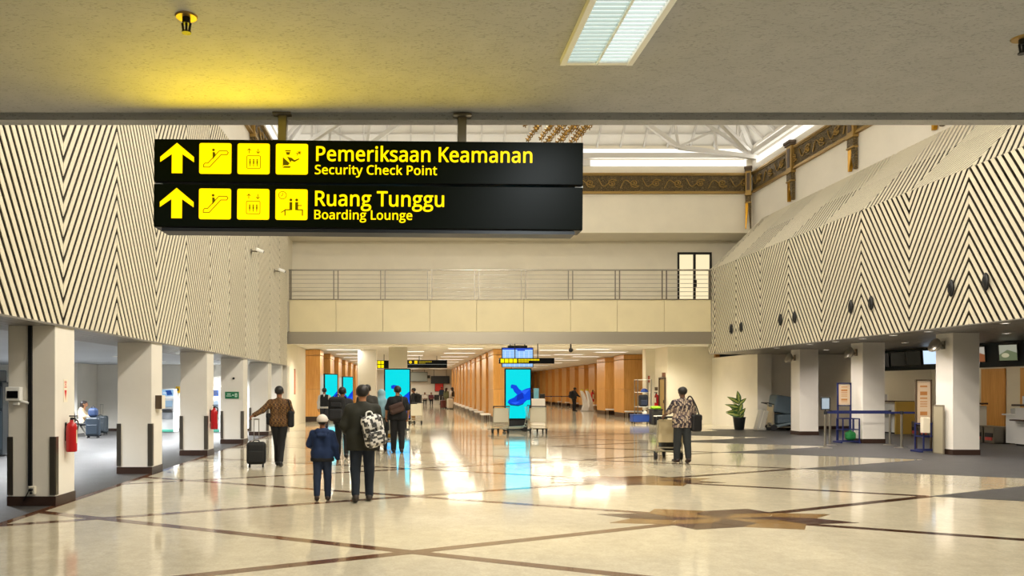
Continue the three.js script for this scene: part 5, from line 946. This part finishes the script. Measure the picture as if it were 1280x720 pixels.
{ const d = 44, o = thing('pale_counter', 'small counter with pale blue panels behind the right luggage cart', 'counter', [atX(672, d), 0, -d]); part('counter_body', rbox(0.8, 1.0, 0.5, 0.03, 0, 0.5, 0), M.white, o); part('blue_panel', rbox(0.3, 0.6, 0.06, 0.02, -0.1, 1.3, 0.1), mat(0x69a8bf, 0.4), o); part('monitor', rbox(0.3, 0.25, 0.05, 0.02, 0.25, 1.15, 0.1), M.black, o); }
farP('person in dark clothes at the small counter behind the cyan screen', 667, 45, 1.6, 0.4, charcoal, blackCloth);

// ================================================================ RIGHT: CHECK-IN AREA
struct('wall_bulkhead', [span(17.0, 17.4, 2.24, YRS, -10, -29.3)], M.bulkhead, 'dark bulkhead above the check-in counters');
{
  const pic = (a, b, c2) => canvasTex(64, 96, (c, W, H) => { c.fillStyle = a; c.fillRect(0, 0, W, H); c.fillStyle = b; poly(c, [[0, 60], [30, 30], [64, 50], [64, 96], [0, 96]]); c.fillStyle = c2; dot(c, 22, 64, 14); });
  const list = [[27.3, null, 'dark switched-off monitor on the bulkhead, farthest from the poster stand'], [26.4, null, 'dark switched-off monitor on the bulkhead, second from the far end'], [25.6, null, 'dark switched-off monitor on the bulkhead next to the lit blue one'], [24.75, glow([0.62, 0.8, 1], 1.0), 'lit blue-white monitor tilted on the dark bulkhead'], [22.75, glow([1, 1, 1], 0.6, pic('#c9c2b4', '#9a5a34', '#d8b060')), 'monitor with a reddish picture on the bulkhead'], [21.55, glow([1, 1, 1], 0.5, pic('#c4c4ae', '#7f8a66', '#e0d8b0')), 'monitor with a pale green picture on the bulkhead']];
  for (const [d, m, label] of list) { const o = thing('counter_monitor', label, 'monitor', [16.98, 2.62, -d], -Math.PI / 2 + 0.62, 'monitors on the bulkhead'); part('housing', rot(rbox(0.46, 0.5, 0.05, 0.01, 0, 0, 0.0), 0.16).translate(0, 0, 0.2), M.blackGloss, o); part('display', rot(planeUV(0.41, 0.44, 0, 0, 0.0265), 0.16).translate(0, 0, 0.2), m ?? mat(0x16201f, 0.3), o); part('arm', rod([0, 0.0, 0.18], [-0.12, 0.1, 0.0], 0.025), M.black, o); }
}
for (let k = 0; k < 6; k++) { // wall panels behind the counters
  const d = 25.0 - 1.75 * (k - 1); struct('wall_panel', rbox(0.06, 2.3, 1.08, 0.01, 20.46, 1.15, -d, 1), M.wood, 'wooden panel on the wall behind the check-in counters'); }
{ const bl = glow([1, 0.82, 0.5], 1.6); // lamps under the bulkhead wash the panels behind
  for (const [k, d] of [20, 23, 26, 28.5].entries()) { const o = thing('cove_lamp', `slim warm lamp behind the dark bulkhead, ${nth[3 - k]} from the end wall`, 'lamp', [17.9, YRS - 0.1, -d], 0, 'lamps behind the bulkhead'); part('housing', box(0.12, 0.06, 0.8, 0, 0.03, 0), M.white, o); part('tube', box(0.07, 0.02, 0.76, 0, -0.01, 0), bl, o); areaLight([1, 0.8, 0.5], POWER.counter, 0.08, 0.76, [17.9, YRS - 0.14, -d], [0.25, -1, 0]); } }
function counter(d, label, yellowFar) {                   // front looks towards -x
  const o = thing('check_in_counter', label, 'counter', [17, 0, -d], 0, 'check-in counters');
  part('counter_body', [box(0.6, 1.02, 0.95, 0.3, 0.56, 0.45)], M.white, o);
  part('plinth', box(0.56, 0.1, 0.95, 0.32, 0.05, 0.45), M.black, o);
  part('counter_top', rbox(0.72, 0.05, 1.0, 0.01, 0.27, 1.14, 0.45), M.countertop, o);
  part('bag_shelf', rbox(0.22, 0.04, 0.9, 0.01, -0.08, 0.72, 0.45), M.countertop, o);
  part('side_panel', rbox(0.7, 1.14, 0.08, 0.01, 0.28, 0.57, yellowFar ? -0.06 : 0.97), M.ochre, o);
  part('low_desk', [box(0.5, 0.8, 0.5, 0.4, 0.44, -0.3), box(0.62, 0.04, 0.55, 0.36, 0.86, -0.3)], M.white, o);
  part('printer', rbox(0.32, 0.16, 0.3, 0.03, 0.35, 0.96, -0.3), M.greyLight, o);
  for (const z of [-0.8, -1.25]) { const s = part('baggage_scale', rbox(0.5, 0.5, 0.4, 0.02, 0.1, 0.25, z), M.steelDark, o); part('scale_display', box(0.02, 0.12, 0.3, -0.155, 0.25, z), M.black, s); part('red_plate', box(0.022, 0.09, 0.26, -0.157, 0.14, z), mat(0xb2433a, 0.5), s); }
  part('card_stand', [rbox(0.04, 0.22, 0.16, 0.01, 0.1, 1.28, 0.2)], M.white, o);
  return o;
}
counter(27.6, 'check-in counter with an ochre side farthest down the check-in row', false); counter(24.2, 'check-in counter with an ochre side between the belt barrier and the tall poster', true); counter(21.4, 'check-in counter with an ochre side before the wooden panels', false);
// belt barrier
{ const P = [[1031.5, 560], [1037.5, 556.5], [1127, 560], [1112.5, 556.5]].map(([px, py]) => { const d = floorD(py); return [atX(px, d), 0, -d]; });
  ['steel barrier post carrying the small tablet sign', 'steel barrier post just behind the tablet sign', 'front steel barrier post by the column behind the belt', 'rear steel barrier post by the column behind the belt'].forEach((l, k) => stanchion(l, P[k][0], -P[k][2]));
  belt('front dark blue belt between steel posts at the check-in', P[0], P[2], M.blueDark); belt('rear dark blue belt between steel posts at the check-in', P[1], P[3], M.blueDark); belt('short dark blue belt at the tablet sign', P[0], P[1], M.blueDark); belt('dark blue belt running to the tall poster stand', P[2], [P[2][0] + 0.75, 0, P[2][2] + 0.15], M.blueDark);
  const t = thing('tablet_sign', 'small tablet sign with blue-white face on a barrier post', 'sign', [P[0][0], 1.0, P[0][2]], 0); part('frame', rbox(0.24, 0.34, 0.03, 0.008, 0.0, 0.2, 0), M.black, t); part('face', planeUV(0.2, 0.29, 0, 0.2, 0.0165), mat(0xa9c0d8, 0.4), t); part('second_panel', rot(rbox(0.12, 0.34, 0.03, 0.008), 0, 0.9, 0).translate(0.15, 0.2, -0.06), M.black, t); part('stem', cyl(0.015, 0.015, 0.06, 0, 0.02, 0), M.black, t);
}
function sizer(label, x, d, posterM, big) {               // blue frame with a tall poster and a measuring cage
  const o = thing('baggage_sizer', label, 'stand', [x, 0, -d], 0), m = M.blueDark, H = big ? 1.78 : 1.72;
  part('poster_frame', [box(0.035, H, 0.04, -0.19, H / 2 + 0.05, -0.2), box(0.035, H, 0.04, 0.19, H / 2 + 0.05, -0.2), box(0.42, 0.035, 0.04, 0, H + 0.04, -0.2), box(0.42, 0.03, 0.04, 0, big ? 0.66 : 1.1, -0.2)], big ? M.brown : m, o);
  { const p = part('poster', box(0.35, big ? 1.1 : 0.6, 0.015, 0, big ? 1.24 : 1.42, -0.2), M.cream, o); part('poster_print', planeUV(0.34, big ? 1.09 : 0.59, 0, big ? 1.24 : 1.42, -0.1915), posterM, p); }
  part('cage', [[-1, -1], [-1, 1], [1, -1], [1, 1]].flatMap(([a, b]) => [bar([a * 0.24, 0.06, b * 0.16], [a * 0.24, 0.72, b * 0.16], 0.028, 0.028)]).concat([0.06, 0.4, 0.72].flatMap((y) => [bar([-0.24, y, -0.16], [0.24, y, -0.16], 0.026, 0.026), bar([-0.24, y, 0.16], [0.24, y, 0.16], 0.026, 0.026), bar([-0.24, y, -0.16], [-0.24, y, 0.16], 0.026, 0.026), bar([0.24, y, -0.16], [0.24, y, 0.16], 0.026, 0.026)])).concat([bar([-0.05, 0.4, 0.16], [-0.05, 0.72, 0.16], 0.02, 0.02), bar([0.08, 0.4, 0.16], [0.08, 0.72, 0.16], 0.02, 0.02)]), m, o);
  part('foot', [bar([-0.3, 0.03, -0.22], [-0.3, 0.03, 0.2], 0.05, 0.05), bar([0.24, 0.03, -0.22], [0.24, 0.03, 0.2], 0.05, 0.05), bar([-0.3, 0.045, 0], [0.24, 0.045, 0], 0.04, 0.03)], m, o);
  return o;
}
const posterA = mat(0xd8cbb8, 0.6, { map: canvasTex(96, 256, (c, W, H) => { c.fillStyle = '#f3e6d4'; c.fillRect(0, 0, W, H); c.fillStyle = '#d79a5a'; for (const [y, h] of [[24, 10], [60, 22], [96, 8], [118, 5], [132, 5], [146, 5], [180, 22], [214, 6]]) c.fillRect(22, y, 52, h); }) });
{ const s1 = sizer('blue baggage sizing frame with a slim poster before the column behind the belt', atX(1060, 22.4), 22.4, posterA, false); void s1; const g = thing('green_sack', 'small green sack in the blue baggage sizing frame', 'bag', [atX(1063, 22.4), 0.08, -22.4], 0.2); part('sack', rbox(0.3, 0.26, 0.2, 0.09, 0, 0.13, 0, 3), mat(0x1d7a3a, 0.7), g); part('knot', ball(0.04, 0, 0.28, 0), mat(0x1d7a3a, 0.7), g);
  sizer('dark baggage sizing frame with a tall cream poster beside the white column', atX(1161, 19.2), 19.2, posterA, true);
  const b = thing('white_box', 'white carton hung on the dark baggage sizing frame', 'box', [atX(1155.5, 19) + 0.0, 0.5, -18.97], 0.0); part('carton', rbox(0.17, 0.38, 0.12, 0.008, 0, 0.19, 0, 1), mat(0xe6dcc4, 0.7), b); part('flap', box(0.168, 0.01, 0.1, 0, 0.385, 0.0), mat(0xd9cdb0, 0.7), b);
  const a = thing('acrylic_board', 'pale framed board leaning on the side of the white column', 'board', [13.0, 0.0, -18.72], -Math.PI / 2); part('sheet', rbox(0.36, 1.2, 0.015, 0.005, 0, 0.6, 0.03), mat(0xa39a82, 0.35), a); part('board_frame', [box(0.025, 1.2, 0.03, -0.18, 0.6, 0.03), box(0.025, 1.2, 0.03, 0.18, 0.6, 0.03), box(0.38, 0.025, 0.03, 0, 1.19, 0.03), box(0.38, 0.025, 0.03, 0, 0.0125, 0.03)], mat(0x7d7462, 0.4), a); }
// floodlights on the right columns
for (let k = 0; k < 4; k++) { const d = D0 + MOD * (1 + k) + 0.4, o = thing('wall_floodlight', `round grey floodlight high on the white column ${['beside the entrance', ...rightWhat][k]}`, 'floodlight', [[13.04, 13.04, 13.16, 13.29][k], 2.62, -d], -Math.PI / 2, 'floodlights on the right columns'); part('lamp_head', rot(lathe([[0, 0], [0.1, 0], [0.17, 0.1], [0.18, 0.14], [0.02, 0.15], [0, 0.15]], 20), 1.15).translate(0, 0.0, 0.12), M.steel, o); part('bracket', [box(0.1, 0.2, 0.03, 0, 0.05, 0.015), rod([0, 0.03, 0.02], [0, 0.03, 0.16], 0.02)], M.steelDark, o); }
// speaker pods on the upright screen
{ let p = null; const grp = 'speaker pods on the upright screen'; [28.05, 27.2, 24.3, 23.4, 20.4, 19.5, 16.6, 15.6].forEach((d, k) => { const lab = `black oval speaker pod on the upright slatted screen, ${nth[k]} from the balcony`, at = [XR - 0.005, 3.8, -d]; if (!p) { p = thing('speaker_pod', lab, 'speaker', at, -Math.PI / 2, grp); part('pod', new THREE.SphereGeometry(1, 16, 12).scale(0.075, 0.19, 0.05).translate(0, 0, 0.02), M.black, p); part('grille_ring', new THREE.TorusGeometry(0.045, 0.008, 6, 20).scale(1, 2.2, 1).translate(0, -0.01, 0.06), M.rubber, p); } else dup(p, at, -Math.PI / 2, lab); }); }
// potted plant
{ const d = 29.4, o = thing('potted_plant', 'potted plant with large variegated leaves in a black pot by the cream wall', 'plant', [atX(924, d), 0, -d]);
  part('pot', lathe([[0, 0], [0.17, 0], [0.23, 0.46], [0.25, 0.5], [0.22, 0.5], [0.2, 0.44], [0, 0.44]], 24), mat(0x15191a, 0.4), o); part('soil', cyl(0.2, 0.2, 0.02, 0, 0.44, 0, 20), M.brown, o);
  part('stem', tube([[0, 0.42, 0], [-0.03, 0.75, 0.02], [-0.02, 1.05, 0]], 0.018, 12, 6), mat(0x51702f, 0.6), o);
  const leafTex = dataTex(64, 64, (u, v) => { const c = Math.abs(u - 0.5) * 2, n = tnoise(u, v, 12, 81); return c < 0.45 + 0.3 * (n - 0.5) ? [0.62, 0.66, 0.32] : [0.2, 0.36, 0.12]; }, true), leafM = mat(0xffffff, 0.45, { map: leafTex, side: THREE.DoubleSide });
  const leaf = (L, W, bend) => { const pos = [], uv = [], idx = [], n = 8; for (let i = 0; i <= n; i++) { const t = i / n, w = W * Math.sin(Math.PI * Math.pow(t, 0.8)) * 0.5 + 0.004; for (const s of [-1, 0, 1]) { pos.push(s * w, L * t, -bend * t * t * L + Math.abs(s) * w * 0.35); uv.push(0.5 + s * 0.5, t); } } for (let i = 0; i < n; i++) for (let s = 0; s < 2; s++) { const a = i * 3 + s; idx.push(a, a + 1, a + 4, a, a + 4, a + 3); } const g = new THREE.BufferGeometry(); g.setAttribute('position', new THREE.Float32BufferAttribute(pos, 3)); g.setAttribute('uv', new THREE.Float32BufferAttribute(uv, 2)); g.setIndex(idx); g.computeVertexNormals(); g.keepUV = true; return g; };
  const shapes = [leaf(0.46, 0.19, 0.25), leaf(0.4, 0.17, 0.6), leaf(0.36, 0.15, 0.9)];
  [[0, -0.02, 1.05, 0, 0, 0.05, 1], [1, -0.02, 1.02, 0, 1.0, 0.95, 1.1], [1, 0, 1.0, 0, -1.0, -0.8, 0.8], [2, -0.03, 0.85, 0, 1.3, 1.25, 1.1], [2, -0.02, 0.8, 0.02, 0.9, 1.9, 1.0], [0, -0.02, 0.7, 0, -0.3, -0.35, 0.9], [1, -0.02, 0.66, 0.02, 0.4, 0.85, 1], [2, -0.02, 0.6, 0.02, -0.5, -0.9, 1], [1, 0, 0.55, 0.03, 0.3, 1.35, 1.1], [2, 0, 0.5, 0.03, 0.0, -1.2, 0.9], [0, 0, 0.5, 0.02, 2.6, 0.5, 0.8], [1, 0, 0.75, 0, 3.0, -0.6, 0.9]].forEach(([k, x, y, z, ry, rz, s]) => { const l = part('leaf', shapes[k], leafM, o); l.position.set(x, y, z); l.rotation.set(0.1, ry * 0.5, rz); l.scale.setScalar(s); });
}
// wrapped luggage trolley
{ const d = 28.9, o = thing('wrapped_trolley', 'luggage trolley piled with slanted boxes under a blue-grey cover', 'trolley', [atX(972, d), 0, -d], 0);
  const cover = mat(0x52616a, 0.6, { bumpMap: T.cloth, bumpScale: 0.004 });
  part('covered_box', rot(rbox(0.86, 0.66, 0.6, 0.06, 0, 0, 0, 3), 0, 0, -0.16).translate(0.2, 0.98, 0), cover, o); part('covered_box', rot(rbox(0.78, 0.34, 0.58, 0.05, 0, 0, 0, 3), 0, 0, 0.06).translate(0.26, 0.46, 0), cover, o);
  part('cover_fold', rot(rbox(0.7, 0.1, 0.6, 0.04, 0, 0, 0, 3), 0, 0, 0.22).translate(0.22, 0.25, 0), mat(0x6c7a80, 0.6), o);
  part('trolley_frame', [bar([-0.28, 0.12, 0.2], [-0.26, 1.0, 0.2], 0.06, 0.06), bar([-0.28, 0.12, -0.2], [-0.26, 1.0, -0.2], 0.06, 0.06), box(0.08, 0.6, 0.4, -0.26, 0.6, 0), bar([-0.28, 0.14, 0.2], [0.6, 0.14, 0.2], 0.04, 0.04), bar([-0.28, 0.14, -0.2], [0.6, 0.14, -0.2], 0.04, 0.04)], M.cartMetal, o);
  part('handle_bar', [rod([-0.26, 1.0, -0.25], [-0.5, 1.06, -0.25], 0.02), rod([-0.26, 1.0, 0.25], [-0.5, 1.06, 0.25], 0.02), rod([-0.5, 1.06, -0.25], [-0.5, 1.06, 0.25], 0.022)], M.black, o);
  for (const [x, z] of [[-0.25, 0.22], [-0.25, -0.22], [0.5, 0.22], [0.5, -0.22]]) part('wheel', mov(rot(cyl(0.12, 0.12, 0.05, 0, 0, 0, 18), Math.PI / 2), x, 0.12, z), M.rubber, o);
  const p = thing('plastic_sheet', 'clear plastic sheet hanging from the wrapped trolley handle', 'sheet', [atX(972, d) - 0.62, 0, -d]); part('sheet', [rot(rbox(0.3, 0.75, 0.3, 0.04), 0, 0, -0.25).translate(0, 0.42, 0), rbox(0.36, 0.12, 0.34, 0.04, -0.06, 0.07, 0)], phys(0xd9d6cc, 0.35, { transmission: 0.55, thickness: 0 }), p); part('fold', rod([-0.14, 0.1, 0.16], [0.05, 0.78, 0.14], 0.015), mat(0xc9c5b8, 0.4), p); }

// ================================================================ LEFT: COLUMN FITTINGS AND WAITING ROOM
{ const d = D0 - 0.06, z = -d + 0.002;
  const s = thing('cable_strip', 'black vertical cable strip on the first white column', 'cable', [-5.235, 0.28, z]); part('trunking', box(0.05, 2.2, 0.03, 0, 1.1, 0.015), M.black, s); part('loose_cable', tube([[0, 0.02, 0.02], [-0.02, -0.08, 0.03], [-0.09, -0.2, 0.02]], 0.007, 12, 5), M.black, s);
  const so = thing('wall_socket', 'cream socket box at the foot of the black cable strip', 'socket', [-5.2, 0.22, z], 0); part('socket_box', rbox(0.09, 0.11, 0.05, 0.01, 0, 0, 0.026), M.cream, so); part('plug', [rbox(0.045, 0.04, 0.05, 0.01, 0, 0.01, 0.07), rbox(0.03, 0.03, 0.03, 0.008, 0, -0.035, 0.06)], M.black, so);
  const pb = thing('breaker_box', 'white breaker box with a dark window on the first white column', 'panel', [-5.44, 1.46, z], 0); part('box', rbox(0.2, 0.19, 0.09, 0.012, 0, 0.08, 0.046), M.white, pb); part('window', rbox(0.15, 0.1, 0.02, 0.006, 0, 0.07, 0.092), M.blackGloss, pb); part('conduit', [rbox(0.08, 0.05, 0.05, 0.01, 0.03, -0.05, 0.04), rod([0.08, -0.02, 0.03], [0.19, -0.05, 0.02], 0.02)], M.white, pb);
  extinguisher('red fire extinguisher on the side of the first white column', [-4.81, 0.72, -d - 0.3], Math.PI / 2, 0.86);
  const n = thing('fire_notice', 'red fire notice with a downward arrow above the first extinguisher', 'notice', [-4.898, 1.58, -d - 0.3], Math.PI / 2); part('plate', planeUV(0.12, 0.32, 0, 0, 0.003), mat(0xffffff, 0.6, { map: canvasTex(64, 160, (c, W, H) => { c.fillStyle = '#efe6d0'; c.fillRect(0, 0, W, H); c.fillStyle = '#c8201c'; c.fillRect(12, 12, 40, 5); c.fillRect(12, 22, 40, 5); c.fillRect(18, 32, 28, 5); c.fillRect(12, 44, 40, 5); c.fillRect(12, 54, 40, 5); poly(c, [[14, 76], [50, 76], [32, 150]]); }) }), n); part('backing', box(0.12, 0.32, 0.002, 0, 0, 0.001), M.cream, n);
  extinguisher('red fire extinguisher on the side of the third white column', [-4.8, 0.62, -(D0 + 2 * MOD) - 0.2], Math.PI / 2, 1.0);
  const wb = thing('notice_box', 'small cream notice box on the side of the second white column', 'box', [-4.9, 1.35, -(D0 + MOD) - 0.25], Math.PI / 2); part('box', rbox(0.22, 0.26, 0.12, 0.008, 0, 0, 0.06), M.cream, wb); part('dark_edge', box(0.02, 0.26, 0.122, -0.11, 0, 0.06), M.brown, wb);
  const dG = D0 + 3 * MOD - 0.06, ex = thing('exit_sign', 'green exit sign on the fourth white column', 'sign', [-5.22, atY(494, dG), -dG]); part('plate', rbox(0.4, 0.2, 0.02, 0.004, 0, 0, 0.012, 1), M.green, ex);
  part('face', planeUV(0.39, 0.19, 0, 0, 0.0235), mat(0xffffff, 0.5, { map: canvasTex(160, 80, (c, W, H) => { c.fillStyle = '#0d6b43'; c.fillRect(0, 0, W, H); c.fillStyle = '#d8efe0'; c.fillRect(22, 22, 44, 9); c.fillRect(14, 46, 62, 7); poly(c, [[84, 34], [94, 34], [94, 27], [106, 39], [94, 51], [94, 44], [84, 44]]); c.fillRect(116, 18, 26, 44); c.fillStyle = '#0d6b43'; dot(c, 129, 28, 5); poly(c, [[126, 33], [133, 33], [136, 44], [131, 58], [127, 58], [124, 44]]); }) }), ex);
  const cm = thing('column_sensor', 'small dark sensor above the green exit sign', 'sensor', [-5.17, atY(473, dG), -dG]); part('body', rbox(0.06, 0.06, 0.05, 0.015, 0, 0, 0.025), M.black, cm); part('lens', cyl(0.015, 0.015, 0.02, 0, 0, 0.0).rotateX(Math.PI / 2).translate(0, 0, 0.055), M.blackGloss, cm);
}
for (const [d, y, l] of [[22.9, 5.75, 'white camera on the tall slatted screen below the direction sign'], [26.8, 5.75, 'white camera on the tall slatted screen near the balcony railing']]) { const o = thing('wall_camera', l, 'camera', [XL, y, -d], Math.PI / 2); part('arm', [box(0.08, 0.12, 0.02, 0, 0, 0.01), rod([0, 0, 0], [0, -0.02, 0.18], 0.02)], M.steelDark, o); part('camera_body', rot(rbox(0.1, 0.1, 0.26, 0.03), 0.3, 0.6, 0).translate(0, 0.02, 0.25), M.white, o); part('lens', cyl(0.035, 0.035, 0.02, 0, 0, 0).rotateX(1.87).rotateY(0.6).translate(0.07, -0.02, 0.36), M.black, o); }
// machines on the waiting room end wall
function atm(label, px, top) { const d = 27.9, o = thing('self_service_machine', label, 'machine', [atX(px, d), 0, -d]), w = 0.52;
  part('cabinet', rbox(w, 1.25, 0.5, 0.02, 0, 0.64, -0.1), M.greyLight, o); part('side_cheek', [box(0.03, 1.25, 0.56, -w / 2, 0.64, -0.08), box(0.03, 1.25, 0.56, w / 2, 0.64, -0.08)], M.white, o);
  part('screen', rot(rbox(0.4, 0.3, 0.02, 0.005), -0.25).translate(0, 1.08, 0.16), glow([0.45, 0.68, 0.9], 0.55), o); part('keypad', rot(rbox(0.4, 0.03, 0.2, 0.008), 0.2).translate(0, 0.83, 0.2), M.rubber, o); part('panel', rbox(0.42, 0.28, 0.02, 0.005, 0, 0.62, 0.16), M.grey, o);
  part('top_sign', rbox(w, 0.3, 0.3, 0.02, 0, 1.44, -0.05), M.white, o); part('sign_face', planeUV(w - 0.1, 0.24, 0, 1.44, 0.102), glow([1, 1, 1], 0.8, canvasTex(128, 64, (c, W, H) => { c.fillStyle = top ? '#2f6fd8' : '#9cc6ea'; c.fillRect(0, 0, W, H); c.fillStyle = '#1a4d9c'; poly(c, [[40, 10], [100, 6], [120, 50], [60, 56]]); c.fillStyle = '#eef6ff'; c.fillRect(14, 28, 40, 8); })), o);
  part('base_wave', rbox(w, 0.1, 0.52, 0.02, 0, 0.06, -0.09), mat(0x4a9a84, 0.5), o); return o; }
atm('grey self-service machine with a pale blue top between the second and third column', 210.5, 0); atm('grey self-service machine with a bright blue top between the third and fourth column', 267.5, 1);
{ const o = thing('yellow_sign', 'small yellow sign on the wall beside the pale blue machine', 'sign', [atX(222.5, 28.58), atY(487, 28.58), -28.58]); part('plate', rbox(0.16, 0.24, 0.02, 0.005, 0, 0, 0.012), mat(0xe2b41f, 0.5), o); part('mark', box(0.07, 0.1, 0.006, 0, 0, 0.024), M.black, o); }
{ // woman on a bench with cases
  const d = 25.4, x = atX(101, d), o = thing('waiting_chair', 'dark waiting chair under the seated person in the waiting room', 'chair', [x, 0, -d], 0); part('seat', rbox(0.95, 0.06, 0.5, 0.02, -0.2, 0.43, 0), M.black, o); part('backrest', rot(rbox(0.06, 0.5, 0.5, 0.02), 0, 0, 0.15).translate(-0.33, 0.72, 0), M.black, o); part('leg', [bar([-0.5, 0, 0.2], [-0.2, 0.42, 0.1], 0.04, 0.03), bar([0.3, 0, 0.2], [0.0, 0.42, 0.1], 0.04, 0.03), bar([-0.5, 0, -0.2], [-0.2, 0.42, -0.1], 0.04, 0.03), bar([0.3, 0, -0.2], [0.0, 0.42, -0.1], 0.04, 0.03)], M.steel, o);
  person({ label: 'person with long dark hair in a cream top seated in the waiting room', x: x + 0.05, y: -0.4, d, h: 1.6, turn: -1.35, cell: 0.018, skin: skinB, J: { ...sit, head: [0, -0.03, -0.06] }, top: { m: fabric(0xcdb694), sleeve: 1, hem: 0.84, e: 0.02 }, trousers: { m: fabric(0x161b22) }, hair: { len: 0.16, m: mat(0x1d1210, 0.5) } });
  suitcase('blue-black upright suitcase in front of the seated person', atX(116.5, 24.6), 24.6, 0.1, 0.42, 0.62, 0.28, mat(0x17232e, 0.5), 0); suitcase('dark grey suitcase with its handle pulled up near the waiting room wall', atX(126, 26.4), 26.4, -0.1, 0.46, 0.6, 0.28, mat(0x2a3136, 0.5), 1.05);
  const b = thing('dark_coat', 'dark coat and bag heaped beside the seated person', 'coat', [x - 0.42, 0.46, -d + 0.15], 0); part('heap', blob([bone([-0.12, 0.15, 0], [0.15, 0.12, 0.05], 0.16, 0.14), bone([0.1, 0.1, 0.1], [0.3, -0.1, 0.12], 0.12, 0.1), bone([-0.15, 0.28, 0], [0, 0.3, 0], 0.09, 0.07)], 0.018, 0.06), fabric(0x14181e), b); part('collar', blob([bone([-0.15, 0.36, 0.02], [0.0, 0.38, 0.02], 0.06, 0.05)], 0.015, 0.03), fabric(0x5a2a34), b); 
  const bp = thing('blue_bag', 'blue rounded bag strapped on top of the blue-black suitcase', 'bag', [atX(116.5, 24.6), 0.68, -24.6], 0); part('bag_body', rbox(0.3, 0.3, 0.22, 0.1, 0, 0.15, 0, 4), mat(0x1a2f52, 0.6), bp); part('strap', tube([[-0.08, 0.28, 0], [0, 0.36, 0], [0.08, 0.28, 0]], 0.012, 10, 6), M.black, bp); }
{ const d = 18.2, o = thing('dark_cabinet', 'dark glossy cabinet behind the first white column', 'cabinet', [atX(-12, d), 0, -d]); part('carcass', rbox(0.9, 1.72, 0.6, 0.02, 0, 0.9, 0), mat(0x14191c, 0.3), o); part('door', rbox(0.42, 0.9, 0.03, 0.008, 0.22, 0.62, 0.305), mat(0x20282c, 0.3), o); part('door', rbox(0.42, 0.5, 0.03, 0.008, 0.22, 1.4, 0.305), mat(0x1a2226, 0.3), o); part('top_unit', rbox(0.5, 0.3, 0.4, 0.04, 0.05, 1.9, 0), mat(0x2a3338, 0.4), o); part('handle', box(0.02, 0.2, 0.03, 0.06, 0.8, 0.33), M.steel, o); }
renderer.render(scene, camera);
